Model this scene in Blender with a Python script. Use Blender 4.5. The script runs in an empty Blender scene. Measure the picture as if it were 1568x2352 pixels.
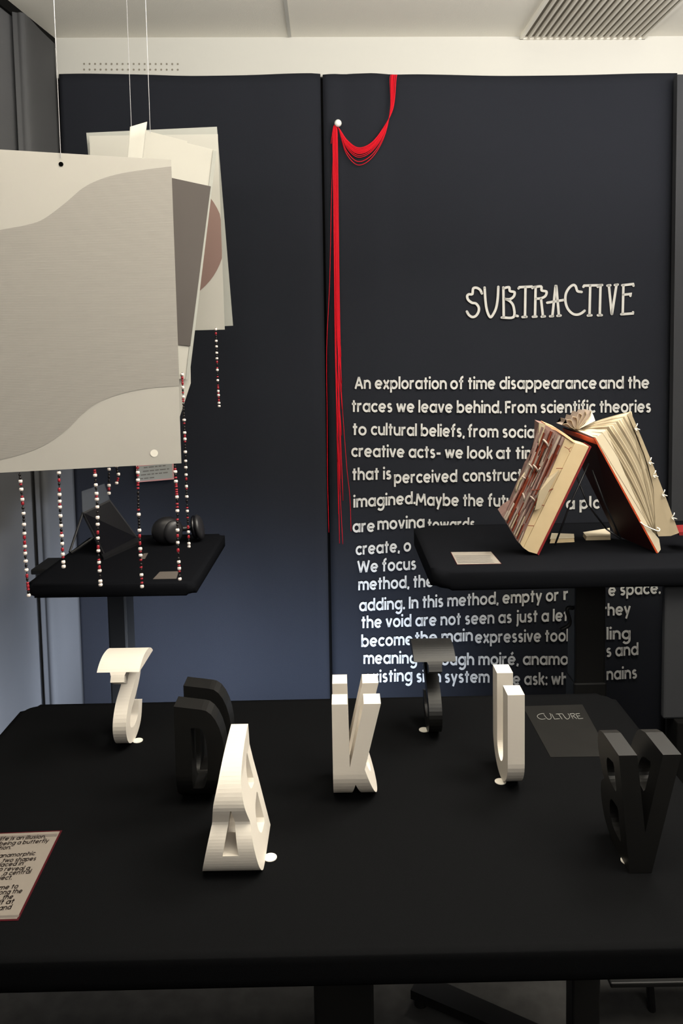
import bpy, bmesh, math, random
from mathutils import Vector, Matrix
R = math.radians
C = bpy.context.scene.collection
S = bpy.context.scene
random.seed(7)

# ------------------------------------------------------------------ camera
F, CX, PY = 1764.0, 784.0, 934.0            # focal length and principal point for a 1568 x 2352 frame
CAM = Vector((0, 0, 1.55))
CAMROT = Matrix.Rotation(R(90 - 4.3), 3, 'X') @ Matrix.Rotation(R(-1.0), 3, 'Z')
cam_d = bpy.data.cameras.new('camera')
cam = bpy.data.objects.new('camera', cam_d); C.objects.link(cam)
cam.location = CAM
cam.rotation_euler = CAMROT.to_euler()
cam_d.sensor_fit = 'AUTO'; cam_d.sensor_width = 36.0
cam_d.lens = F / 2352 * 36.0
cam_d.shift_y = -(1176 - PY) / 2352
cam_d.clip_start = 0.02
S.camera = cam

# ------------------------------------------------------------------ world, lights, exposure
S.view_settings.view_transform = 'Standard'; S.view_settings.look = 'None'
S.view_settings.gamma = 1; S.view_settings.use_curve_mapping = False
S.view_settings.exposure = 0.0
w = bpy.data.worlds.new('world'); S.world = w; w.use_nodes = True
w.node_tree.nodes['Background'].inputs[0].default_value = (0.7, 0.8, 1.0, 1)
w.node_tree.nodes['Background'].inputs[1].default_value = 0.02

def area(name, loc, target, sx, sy, power, col, spread=180):
    d = bpy.data.lights.new(name, 'AREA'); d.shape = 'RECTANGLE'; d.size = sx; d.size_y = sy
    d.energy = power; d.color = col; d.spread = R(spread)
    o = bpy.data.objects.new(name, d); C.objects.link(o); o.location = loc
    o.rotation_euler = (Vector(target) - Vector(loc)).to_track_quat('-Z', 'Y').to_euler()
    return o
area('block_top_fill', (1.05, 2.00, 2.45), (0.35, 1.35, 0.7), 0.8, 0.4, 17, (1.0, 0.94, 0.84), 130)  # added lamp, no real fixture; brightens block tops and the table's back right
area('side_downlight', (1.45, 0.75, 2.40), (0.25, 1.40, 0.8), 0.9, 0.4, 16, (1.0, 0.93, 0.82))
area('room_ceiling_light', (0.6, -0.9, 2.40), (0.1, 1.5, 0.9), 1.8, 1.0, 26, (1.0, 0.96, 0.90))
area('ceiling_fill', (0.45, 1.05, 2.22), (0.45, 1.25, 3.2), 2.4, 0.5, 88, (1.0, 0.95, 0.86))  # added lamp aimed upwards, no real pendant; brightens ceiling and frieze
area('wall_washer', (1.35, 1.95, 2.45), (1.0, 2.85, 2.0), 0.9, 0.15, 7, (1.0, 0.95, 0.92))
area('low_cool_fill', (-0.05, 1.98, 0.36), (-0.35, 2.85, 0.26), 0.9, 0.25, 8.0, (0.66, 0.79, 1.0), 95)  # added cool lamp hidden behind the front table, tints the lower back wall
area('low_cool_fill', (-0.05, 2.05, 0.36), (-1.15, 2.55, 0.42), 0.5, 0.25, 8.0, (0.78, 0.86, 1.0), 85)  # second added cool lamp, aimed left to brighten the lower left wall

# ------------------------------------------------------------------ geometry helpers
def ray(px, py):
    return (CAMROT @ Vector(((px - CX) / F, -(py - PY) / F, -1))).normalized()
def at_y(px, py, y):
    d = ray(px, py); return CAM + d * (y / d.y)
def on_z(px, py, z):
    d = ray(px, py); return CAM + d * ((z - CAM.z) / d.z)
def on_plane(px, py, p0, n):
    d = ray(px, py); return CAM + d * ((Vector(p0) - CAM).dot(n) / d.dot(n))
def lin(c):
    c /= 255.0
    return c / 12.92 if c <= 0.04045 else ((c + 0.055) / 1.055) ** 2.4
def rgb(r, g, b): return (lin(r), lin(g), lin(b), 1)

MATS = {}
def mat(name, col, rough=0.6, spec=0.3, noise=0.0, nscale=30, bump=0.0, bscale=200, metal=0.0, sheen=0.0, coat=0.0, alpha=1.0, transl=0.0):
    m = bpy.data.materials.new(name); m.use_nodes = True; nt = m.node_tree
    b = nt.nodes['Principled BSDF']
    b.inputs['Base Color'].default_value = col
    b.inputs['Roughness'].default_value = rough
    b.inputs['Specular IOR Level'].default_value = spec
    b.inputs['Metallic'].default_value = metal
    b.inputs['Sheen Weight'].default_value = sheen
    b.inputs['Coat Weight'].default_value = coat
    b.inputs['Alpha'].default_value = alpha
    tc = nt.nodes.new('ShaderNodeTexCoord')
    if noise:
        n = nt.nodes.new('ShaderNodeTexNoise'); n.inputs['Scale'].default_value = nscale; n.inputs['Detail'].default_value = 4
        nt.links.new(tc.outputs['Object'], n.inputs['Vector'])
        mx = nt.nodes.new('ShaderNodeMix'); mx.data_type = 'RGBA'
        mx.inputs['A'].default_value = tuple(c * (1 - noise) for c in col[:3]) + (1,)
        mx.inputs['B'].default_value = tuple(min(1, c * (1 + noise)) for c in col[:3]) + (1,)
        nt.links.new(n.outputs['Fac'], mx.inputs['Factor']); nt.links.new(mx.outputs['Result'], b.inputs['Base Color'])
    if bump:
        n2 = nt.nodes.new('ShaderNodeTexNoise'); n2.inputs['Scale'].default_value = bscale
        nt.links.new(tc.outputs['Object'], n2.inputs['Vector'])
        bp = nt.nodes.new('ShaderNodeBump'); bp.inputs['Strength'].default_value = bump; bp.inputs['Distance'].default_value = 0.002
        nt.links.new(n2.outputs['Fac'], bp.inputs['Height']); nt.links.new(bp.outputs['Normal'], b.inputs['Normal'])
    MATS[name] = m
    return m
def layered(name, col, axis_scale, strength, dist, rough=0.5, spec=0.35, colvar=0.05):
    """printed plastic / line-printed paper: fine layer lines along Z"""
    m = mat(name, col, rough, spec); nt = m.node_tree; b = nt.nodes['Principled BSDF']
    tc = nt.nodes.new('ShaderNodeTexCoord'); wv = nt.nodes.new('ShaderNodeTexWave')
    wv.wave_type = 'BANDS'; wv.bands_direction = 'Z'; wv.inputs['Scale'].default_value = axis_scale
    wv.inputs['Distortion'].default_value = 0.4
    nt.links.new(tc.outputs['Object'], wv.inputs['Vector'])
    bp = nt.nodes.new('ShaderNodeBump'); bp.inputs['Strength'].default_value = strength; bp.inputs['Distance'].default_value = dist
    nt.links.new(wv.outputs['Fac'], bp.inputs['Height']); nt.links.new(bp.outputs['Normal'], b.inputs['Normal'])
    mx = nt.nodes.new('ShaderNodeMix'); mx.data_type = 'RGBA'
    mx.inputs['A'].default_value = tuple(c * (1 - colvar) for c in col[:3]) + (1,); mx.inputs['B'].default_value = col
    nt.links.new(wv.outputs['Fac'], mx.inputs['Factor']); nt.links.new(mx.outputs['Result'], b.inputs['Base Color'])
    return m

mat('wall_fabric', (0.0185, 0.0203, 0.0262, 1), 0.9, 0.04, 0.06, 3, 0.25, 900, sheen=0.0)
mat('left_fabric', (0.095, 0.097, 0.103, 1), 0.85, 0.15, 0.10, 4, 0.25, 900)
mat('grey_board', (0.036, 0.038, 0.043, 1), 0.7, 0.2)
mat('black_gap', (0.004, 0.004, 0.004, 1), 0.9, 0.1)
mat('white_paint', (0.52, 0.515, 0.48, 1), 0.7, 0.2, 0.02, 2)
mat('ceiling_paint', (0.84, 0.815, 0.74, 1), 0.8, 0.15, 0.03, 2, 0.2, 300)
mat('room_paint', (0.45, 0.44, 0.41, 1), 0.8, 0.15)
mat('vent_dark', (0.22, 0.20, 0.165, 1), 0.8, 0.1)
mat('vent_slat', (0.70, 0.67, 0.60, 1), 0.6, 0.2)
mat('floor_stone', (0.042, 0.041, 0.039, 1), 0.75, 0.2, 0.5, 25)
mat('table_cloth', (0.0049, 0.0051, 0.0056, 1), 0.85, 0.01, 0.05, 2, 0.18, 1200)
mat('side_cloth', (0.0065, 0.007, 0.0088, 1), 0.85, 0.02, 0.05, 2, 0.2, 1200)
mat('black_metal', (0.006, 0.006, 0.006, 1), 0.5, 0.3)
layered('white_plastic', (0.69, 0.64, 0.57, 1), 330, 0.12, 0.0004, 0.5, 0.3, 0.03)
layered('black_plastic', (0.0034, 0.0033, 0.0031, 1), 330, 0.12, 0.0004, 0.45, 0.5, 0.05)
mat('white_brim', (0.74, 0.70, 0.63, 1), 0.6, 0.3)
mat('poster_paper', (0.43, 0.415, 0.385, 1), 0.8, 0.15, 0.03, 4)
mat('white_sheet', (0.42, 0.41, 0.375, 1), 0.8, 0.15, 0.03, 4)
layered('poster_band', (0.315, 0.30, 0.28, 1), 95, 0.15, 0.0005, 0.8, 0.1, 0.05)
mat('dark_print', (0.082, 0.073, 0.069, 1), 0.8, 0.15, 0.04, 5)
mat('pink_print', (0.20, 0.132, 0.117, 1), 0.8, 0.15, 0.04, 5)
mat('grey_sheet', (0.33, 0.335, 0.31, 1), 0.8, 0.15)
mat('hole_black', (0.002, 0.002, 0.002, 1), 0.9, 0.0)
mat('hole_white', (0.80, 0.77, 0.70, 1), 0.8, 0.1)
mat('bead_white', (0.80, 0.72, 0.68, 1), 0.25, 0.5)
mat('bead_red', (0.32, 0.018, 0.03, 1), 0.3, 0.5)
mat('bead_black', (0.008, 0.006, 0.006, 1), 0.3, 0.5)
mat('thread_dark', (0.02, 0.012, 0.012, 1), 0.8, 0.1)
mat('nylon', (0.35, 0.35, 0.37, 1), 0.3, 0.5)
mat('red_yarn', (0.62, 0.005, 0.018, 1), 0.7, 0.2)
mat('pin_white', (0.85, 0.85, 0.82, 1), 0.25, 0.5)
mat('vinyl_white', (0.60, 0.60, 0.585, 1), 0.5, 0.3)
mat('vinyl_soft', (0.54, 0.535, 0.51, 1), 0.5, 0.3)
mat('card_paper_shaded', (0.20, 0.175, 0.15, 1), 0.75, 0.2, 0.03, 20)  # cream paper, darkened in colour for the shade at the table's left front
mat('card_pale', (0.26, 0.235, 0.20, 1), 0.75, 0.2, 0.03, 20)
mat('card_border', (0.05, 0.007, 0.010, 1), 0.7, 0.05)
mat('card_grey', (0.13, 0.112, 0.10, 1), 0.75, 0.2)  # darker grey-brown card stock
mat('pink_border', (0.55, 0.28, 0.27, 1), 0.7, 0.2)
mat('ink', (0.02, 0.014, 0.012, 1), 0.7, 0.2)
mat('ink_grey', (0.16, 0.15, 0.14, 1), 0.7, 0.2)
mat('black_card', (0.0085, 0.0083, 0.0078, 1), 0.6, 0.12, 0.25, 18)
mat('faint_print', (0.15, 0.15, 0.14, 1), 0.6, 0.3)
mat('page_cream', (0.56, 0.44, 0.27, 1), 0.85, 0.1, 0.06, 40)
mat('page_light', (0.66, 0.58, 0.43, 1), 0.85, 0.1, 0.05, 30)
mat('page_dull', (0.40, 0.33, 0.225, 1), 0.85, 0.1, 0.05, 30)
mat('page_white', (0.82, 0.80, 0.72, 1), 0.8, 0.1)
mat('torn_rust', (0.17, 0.035, 0.018, 1), 0.85, 0.1, 0.4, 60)
mat('torn_mauve', (0.26, 0.165, 0.145, 1), 0.85, 0.1, 0.2, 60)
mat('torn_shaded_grey', (0.38, 0.31, 0.26, 1), 0.85, 0.1, 0.15, 60)  # grey of torn paper, also the painted shade of the curled leaves
mat('torn_peach', (0.72, 0.38, 0.22, 1), 0.85, 0.1)
mat('cover_red', (0.20, 0.012, 0.014, 1), 0.5, 0.4, 0.1, 30)
mat('cover_orange', (0.50, 0.065, 0.018, 1), 0.5, 0.4, 0.1, 30)
mat('cover_shaded', (0.030, 0.004, 0.005, 1), 0.6, 0.3, 0.1, 30)  # maroon cover with the shade inside the tent put into its colour
mat('device_black', (0.006, 0.006, 0.008, 1), 0.25, 0.5)
mat('device_shell', (0.014, 0.014, 0.016, 1), 0.35, 0.5)
mat('glass_edge', (0.10, 0.115, 0.14, 1), 0.2, 0.5, alpha=0.45)
mat('cup_shell', (0.02, 0.02, 0.023, 1), 0.35, 0.5)

def link(name, me, m, parent=None):
    o = bpy.data.objects.new(name, me); C.objects.link(o)
    if m is not None and not me.materials: me.materials.append(MATS[m] if isinstance(m, str) else m)
    if parent is not None: o.parent = parent
    return o
def from_bm(name, bm, m, parent=None, smooth=False):
    bmesh.ops.recalc_face_normals(bm, faces=bm.faces)
    me = bpy.data.meshes.new(name); bm.to_mesh(me); bm.free()
    if smooth:
        for p in me.polygons: p.use_smooth = True
    return link(name, me, m, parent)
def tag(o, label, cat, group=None):
    o['label'] = label; o['category'] = cat
    if group: o['group'] = group
    return o
def thing(name, label, cat, loc=(0, 0, 0), rotz=0, group=None):
    o = bpy.data.objects.new(name, None); o.empty_display_size = 0.05; C.objects.link(o)
    o.location = loc; o.rotation_euler = (0, 0, rotz)
    return tag(o, label, cat, group)
def struct(o):
    o['kind'] = 'structure'; return o
def local(parent, pts):
    """world points -> coordinates of a top-level empty"""
    mw = Matrix.Translation(parent.location) @ parent.rotation_euler.to_matrix().to_4x4()
    inv = mw.inverted()
    return [inv @ Vector(p) for p in pts]

def box_bm(x0, x1, y0, y1, z0, z1, bev=0.0, seg=2, bm=None):
    own = bm is None
    if own: bm = bmesh.new()
    r = bmesh.ops.create_cube(bm, size=1.0)
    for v in r['verts']:
        v.co = Vector(((x0 + x1) / 2 + v.co.x * (x1 - x0), (y0 + y1) / 2 + v.co.y * (y1 - y0), (z0 + z1) / 2 + v.co.z * (z1 - z0)))
    if bev:
        es = list({e for v in r['verts'] for e in v.link_edges})
        bmesh.ops.bevel(bm, geom=es, offset=bev, segments=seg, affect='EDGES', profile=0.5)
    return bm
def prism_bm(front, back, bm=None):
    bm = bm or bmesh.new()
    a = [bm.verts.new(p) for p in front]; b = [bm.verts.new(p) for p in back]; n = len(a)
    fs = [bm.faces.new(a), bm.faces.new(b[::-1])]
    for i in range(n): bm.faces.new((a[i], b[i], b[(i + 1) % n], a[(i + 1) % n]))
    bmesh.ops.triangulate(bm, faces=fs)
    return bm
def slab_bm(corners, th, nrm=None, bm=None):
    """quad / polygon given thickness th away from the viewer side"""
    c = [Vector(p) for p in corners]
    n = nrm or (c[1] - c[0]).cross(c[2] - c[0]).normalized()
    return prism_bm(c, [p + n * th for p in c], bm)
def tube_bm(pts, r, sides=8, bm=None, cap=True):
    bm = bm or bmesh.new(); pts = [Vector(p) for p in pts]; rings = []
    up = Vector((0.3, -0.9, 0.2))
    for i, p in enumerate(pts):
        t = (pts[min(i + 1, len(pts) - 1)] - pts[max(i - 1, 0)]).normalized()
        a = t.cross(up)
        if a.length < 1e-4: a = t.cross(Vector((1, 0, 0)))
        a.normalize(); b = t.cross(a).normalized()
        rr = r[i] if isinstance(r, (list, tuple)) else r
        rings.append([bm.verts.new(p + a * rr * math.cos(2 * math.pi * k / sides) + b * rr * math.sin(2 * math.pi * k / sides)) for k in range(sides)])
    for r0, r1 in zip(rings, rings[1:]):
        for k in range(sides): bm.faces.new((r0[k], r0[(k + 1) % sides], r1[(k + 1) % sides], r1[k]))
    if cap: bm.faces.new(rings[0][::-1]); bm.faces.new(rings[-1])
    return bm
def catmull(pts, n=8):
    pts = [Vector(p) for p in pts]; out = []
    P = [pts[0] * 2 - pts[1]] + pts + [pts[-1] * 2 - pts[-2]]
    for i in range(1, len(P) - 2):
        p0, p1, p2, p3 = P[i - 1:i + 3]
        for k in range(n):
            t = k / n
            out.append(0.5 * ((2 * p1) + (p2 - p0) * t + (2 * p0 - 5 * p1 + 4 * p2 - p3) * t * t + (3 * p1 - p0 - 3 * p2 + p3) * t ** 3))
    out.append(pts[-1]); return out
def disc_poly(c, u, v, r, n=24):
    return [Vector(c) + u * r * math.cos(2 * math.pi * k / n) + v * r * math.sin(2 * math.pi * k / n) for k in range(n)]

# ------------------------------------------------------------------ lettering: a single-stroke geometric alphabet
def arc(cx, cy, r, a0, a1, ry=None):
    n = max(4, int(abs(a1 - a0) / 15)); ry = ry or r
    return [(cx + r * math.cos(R(a0 + (a1 - a0) * k / n)), cy + ry * math.sin(R(a0 + (a1 - a0) * k / n))) for k in range(n + 1)]
O_ = arc(.37, .37, .30, 0, 360)
DOT = lambda x, y: [(x - .001, y), (x + .001, y)]
ARCH = arc(.335, .405, .265, 180, 0)
GL = {
 'a': (.74, [O_, [(.67, .74), (.67, 0)]]), 'b': (.74, [[(.07, 0), (.07, 1.05)], O_]), 'c': (.62, [arc(.37, .37, .30, 42, 318)]),
 'd': (.74, [O_, [(.67, 1.05), (.67, 0)]]), 'e': (.74, [[(.07, .37), (.67, .37)] , arc(.37, .37, .30, 0, 318)]),
 'f': (.46, [[(.2, 0), (.2, .80)] + arc(.42, .80, .22, 180, 85)[1:], [(0, .67), (.42, .67)]]),
 'g': (.74, [O_, [(.67, .74), (.67, -.02)] + arc(.37, -.02, .30, 0, -145)[1:]]),
 'h': (.67, [[(.07, 0), (.07, 1.05)], ARCH + [(.60, 0)]]), 'i': (.14, [[(.07, 0), (.07, .74)], DOT(.07, .97)]),
 'j': (.26, [[(.19, .74), (.19, -.1)] + arc(.02, -.1, .17, 0, -75)[1:], DOT(.19, .97)]),
 'k': (.60, [[(.07, 0), (.07, 1.05)], [(.12, .33), (.52, .74)], [(.24, .45), (.55, 0)]]), 'l': (.14, [[(.07, 0), (.07, 1.05)]]),
 'm': (1.05, [[(.07, 0), (.07, .74)], arc(.30, .435, .235, 180, 0) + [(.535, 0)], arc(.765, .435, .235, 180, 0) + [(.99, 0)]]),
 'n': (.67, [[(.07, 0), (.07, .74)], ARCH + [(.60, 0)]]), 'o': (.74, [O_]), 'p': (.74, [[(.07, .74), (.07, -.30)], O_]),
 'r': (.44, [[(.07, 0), (.07, .74)], arc(.33, .41, .26, 180, 70)]),
 's': (.52, [arc(.26, .53, .155, 30, 270, .145) + arc(.26, .225, .175, 90, -150, .155)[1:]]),
 't': (.42, [[(.2, 0), (.2, .97)], [(0, .67), (.42, .67)]]), 'u': (.67, [[(.07, .74), (.07, .335)] + arc(.335, .335, .265, 180, 360)[1:], [(.60, .74), (.60, 0)]]),
 'v': (.62, [[(.05, .74), (.31, .03)], [(.57, .74), (.31, .03)]]),
 'w': (.94, [[(.05, .74), (.26, .03)], [(.47, .72), (.26, .03)], [(.47, .72), (.68, .03)], [(.89, .74), (.68, .03)]]),
 'x': (.58, [[(.04, .74), (.54, 0)], [(.54, .74), (.04, 0)]]), 'y': (.62, [[(.05, .74), (.32, .06)], [(.57, .74), (.19, -.30)]]),
 'A': (.80, [[(.04, 0), (.40, .98)], [(.76, 0), (.40, .98)], [(.18, .32), (.62, .32)]]), 'F': (.56, [[(.07, 0), (.07, 1)], [(.07, .93), (.56, .93)], [(.07, .50), (.50, .50)]]),
 'M': (1.02, [[(.05, 0), (.17, .98)], [(.17, .98), (.51, .28)], [(.85, .98), (.51, .28)], [(.97, 0), (.85, .98)]]), 'I': (.14, [[(.07, 0), (.07, 1)]]),
 'W': (1.24, [[(.05, 1), (.33, .03)], [(.62, .95), (.33, .03)], [(.62, .95), (.91, .03)], [(1.19, 1), (.91, .03)]]),
 '.': (.14, [DOT(.07, .07)]), ',': (.16, [[(.11, .12), (.05, -.12)]]), '-': (.44, [[(.02, .38), (.42, .38)]]), ':': (.14, [DOT(.07, .07), DOT(.07, .6)]),
 ' ': (.20, []),
}
GL['é'] = (.74, GL['e'][1] + [[(.32, .88), (.50, 1.06)]])
def ribbon(stroke, wd):
    """flat ribbon faces (lists of 2D points) for one polyline, rounded at sharp turns"""
    out = []; h = wd / 2; n = len(stroke)
    P = [Vector(p) for p in stroke]
    if (P[-1] - P[0]).length < 0.01 and n < 3:
        c = (P[0] + P[1]) / 2; out.append([(c.x + h * 1.15 * math.cos(k * math.pi / 6), c.y + h * 1.15 * math.sin(k * math.pi / 6)) for k in range(12)]); return out
    closed = (P[-1] - P[0]).length < 1e-5 and n > 3
    N = []
    for i in range(n):
        a = P[i] - P[i - 1] if i else (P[-1] - P[-2] if closed else P[1] - P[0])
        b = P[i + 1] - P[i] if i < n - 1 else (P[1] - P[0] if closed else P[-1] - P[-2])
        t = (a.normalized() + b.normalized()); t = t.normalized() if t.length > 1e-6 else a.normalized()
        k = max(0.6, t.dot(a.normalized())); N.append(Vector((-t.y, t.x)) * h / k)
    for i in range(n - 1):
        out.append([tuple(P[i] + N[i]), tuple(P[i] - N[i]), tuple(P[i + 1] - N[i + 1]), tuple(P[i + 1] + N[i + 1])])
    return out
def text_width(t, gap=.13):
    return sum(GL[c][0] for c in t) + gap * (len(t) - 1)
def text_faces(t, wd=.15, gap=.13):
    x = 0; out = []
    for c in t:
        a, st = GL[c]
        for s in st:
            for f in ribbon(s, wd): out.append([(px + x, py) for px, py in f])
        x += a + gap
    return out
def faces_obj(name, faces3, m, parent=None):
    bm = bmesh.new()
    for f in faces3:
        try: bm.faces.new([bm.verts.new(p) for p in f])
        except ValueError: pass
    me = bpy.data.meshes.new(name); bm.to_mesh(me); bm.free()
    return link(name, me, m, parent)
def text_on(segs, proj, cap_px, wd=.15, upv=None):
    """segs: (text, x0, y0, x1, y1) baselines; proj: (px, py) -> point on the lettered surface"""
    out = []
    for t, x0, y0, x1, y1 in segs:
        a, b = proj(x0, y0), proj(x1, y1)
        up = proj(x0, y0 - cap_px) - a
        if upv is not None: up = upv
        L = text_width(t); ex = (b - a) / L; z = 0
        for f in text_faces(t, wd):
            z += 1
            out.append([a + ex * x + up * y for x, y in f])
    return out

# ------------------------------------------------------------------ the room
WD = 2.85                                                  # distance of the back wall straight ahead
wdir = Vector((math.cos(R(2.1)), math.sin(R(2.1)), 0)); wn = Vector((math.sin(R(2.1)), -math.cos(R(2.1)), 0))
W0 = at_y(784, 700, WD)
def wallp(px, py, off=0.0): return on_plane(px, py, W0 + wn * off, wn)
ZC = wallp(784, 88).z                                      # ceiling height
ZF = wallp(784, 171, 0.03).z                               # top of the fabric
corner = wallp(124, 130); corner.z = 0
ldir = Vector((0.125, 1, 0)).normalized(); ln = Vector((ldir.y, -ldir.x, 0))
XR, YB = 2.7, -2.3
wall_end = corner + wdir * ((XR - corner.x) / wdir.x)
def quad_wall(name, a, b, z0, z1, th, n, m):
    a = Vector(a); b = Vector(b)
    f = [Vector((p.x, p.y, z)) for p, z in ((a, z0), (b, z0), (b, z1), (a, z1))]
    return struct(from_bm(name, prism_bm(f, [p - n * th for p in f]), m))
far_left = corner - ldir * ((corner.y - YB) / ldir.y)
quad_wall('wall_back', corner, wall_end, 0, ZC, 0.08, wn, 'black_gap')
frz = [corner + wn * 0.012, wall_end + wn * 0.012]
quad_wall('trim_1', frz[0], frz[1], ZF - 0.002, ZC, 0.012, wn, 'white_paint')
quad_wall('wall_left', far_left, corner, 0, ZC, 0.08, ln, 'left_fabric')
quad_wall('wall_right', (XR, YB, 0), wall_end, 0, ZC, 0.08, Vector((-1, 0, 0)), 'room_paint')
quad_wall('wall_rear', (far_left.x, YB, 0), (XR, YB, 0), 0, ZC, 0.08, Vector((0, 1, 0)), 'room_paint')
struct(from_bm('floor', box_bm(far_left.x - 0.1, XR + 0.1, YB - 0.1, wall_end.y + 0.1, -0.06, 0), 'floor_stone'))
struct(from_bm('ceiling', box_bm(far_left.x - 0.1, XR + 0.1, YB - 0.1, wall_end.y + 0.1, ZC, ZC + 0.06), 'ceiling_paint'))
# black strip where the left fabric meets the ceiling
a, b = far_left + ln * 0.012, corner + ln * 0.012
quad_wall('trim_2', a, b, ZC - 0.035, ZC - 0.002, 0.010, ln, 'black_gap')
# ceiling joint
def ceilp(px, py, dz=0.0): return on_z(px, py, ZC - dz)
p0, p1 = ceilp(665, 85, 0.004), ceilp(655, 2, 0.004); dd = (p1 - p0).normalized(); p1 = p0 + dd * 2.5
q = Vector((dd.y, -dd.x, 0)) * 0.006
struct(from_bm('trim_3', prism_bm([p0 - q, p0 + q, p1 + q, p1 - q], [v + Vector((0, 0, 0.004)) for v in (p0 - q, p0 + q, p1 + q, p1 - q)]), 'white_paint'))
# little drill holes in the white frieze
bm = bmesh.new(); zx = Vector((0, 0, 1))
for i in range(18):
    for y in (147, 160):
        c = wallp(193 + i * 12.65, y + (0.02 * i - 0.3), 0.0135)
        bm.faces.new([bm.verts.new(p) for p in disc_poly(c, wdir, zx, 0.0035, 10)])
o = struct(from_bm('trim_4', bm, 'vent_dark'))

# ceiling vent
vl, vr = ceilp(1198, 83), ceilp(1475, 83)
vd = ((ceilp(1250, 1) - vl).normalized() + (ceilp(1563, 1) - vr).normalized()).normalized()
vx = (vr - vl); vw = vx.length; vx.normalize(); VL = 1.2
vt = thing('ceiling_vent', 'pale slatted air vent in the ceiling at upper right', 'vent', vl)
def vp(u, v, z): return vx * u + vd * v + Vector((0, 0, z))
def vbox(name, u0, u1, v0, v1, z0, z1, m):
    f = [vp(u0, v0, z0), vp(u1, v0, z0), vp(u1, v1, z0), vp(u0, v1, z0)]
    return from_bm(name, prism_bm(f, [p + Vector((0, 0, z1 - z0)) for p in f]), m, vt)
vbox('backing', 0.004, vw - 0.004, 0.004, VL, -0.003, -0.0005, 'vent_dark')
bm = bmesh.new()
for u0, u1, v0, v1 in ((-0.008, 0.004, 0, VL), (vw - 0.004, vw + 0.008, 0, VL), (-0.008, vw + 0.008, -0.006, 0.004), (-0.008, vw + 0.008, VL, VL + 0.01)):
    f = [vp(u0, v0, -0.012), vp(u1, v0, -0.012), vp(u1, v1, -0.012), vp(u0, v1, -0.012)]
    prism_bm(f, [p + Vector((0, 0, 0.012)) for p in f], bm)
from_bm('frame', bm, 'ceiling_paint', vt)
for i in range(1, 19):
    u = vw * i / 19
    vbox('slat', u - 0.0035, u + 0.0035, 0.004, VL, -0.014, -0.003, 'vent_slat')

# ------------------------------------------------------------------ fabric panels on the back wall
def fabric(name, xl, xr, label, fold=None):
    """xl, xr: (px at y=176, px at y=1580) of the vertical edges"""
    tl = wallp(xl[0], 173, 0.03); bl = wallp(xl[1], 1580, 0.03); tr = wallp(xr[0], 171, 0.03); br = wallp(xr[1], 1580, 0.03)
    bl = tl + (bl - tl) * ((tl.z - 0.02) / (tl.z - bl.z)); br = tr + (br - tr) * ((tr.z - 0.02) / (tr.z - br.z))
    nx, nz = 60, 60; bm = bmesh.new(); V = []
    for j in range(nz + 1):
        row = []
        for i in range(nx + 1):
            u, v = i / nx, j / nz
            p = (tl * (1 - u) + tr * u) * (1 - v) + (bl * (1 - u) + br * u) * v
            d = 0.0015 * math.sin(u * 9 + v * 3) + 0.001 * math.sin(u * 23 - v * 5)
            if fold: d += fold(u, v)
            row.append(bm.verts.new(p + wn * d + Vector((0, 0, 0.004 * math.sin(u * 6.5 + 1) * (1 - v)))))
        V.append(row)
    for j in range(nz):
        for i in range(nx): bm.faces.new((V[j][i], V[j][i + 1], V[j + 1][i + 1], V[j + 1][i]))
    o = from_bm(name, bm, 'wall_fabric', None, True)
    md = o.modifiers.new('thickness', 'SOLIDIFY'); md.thickness = 0.006; md.offset = 0
    return tag(o, label, 'wall fabric')
g = lambda x, c, s: math.exp(-((x - c) / s) ** 2)
fabric('fabric_drape', (136, 187), (735, 757), 'dark charcoal wall fabric behind the hanging sheets, left of the seam', lambda u, v: -0.007 * g(u, 1.0, 0.02))
banner = fabric('fabric_banner', (741, 764), (1554, 1528), 'dark wall fabric carrying the white lettering, right of the seam',
       lambda u, v: 0.006 * (g(u, 0.14, 0.03) - g(u, 0.20, 0.04) - g(u, .06, .02)) * g(v, 0.0, 0.22) - 0.006 * g(u, 0.0, 0.015))

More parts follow.
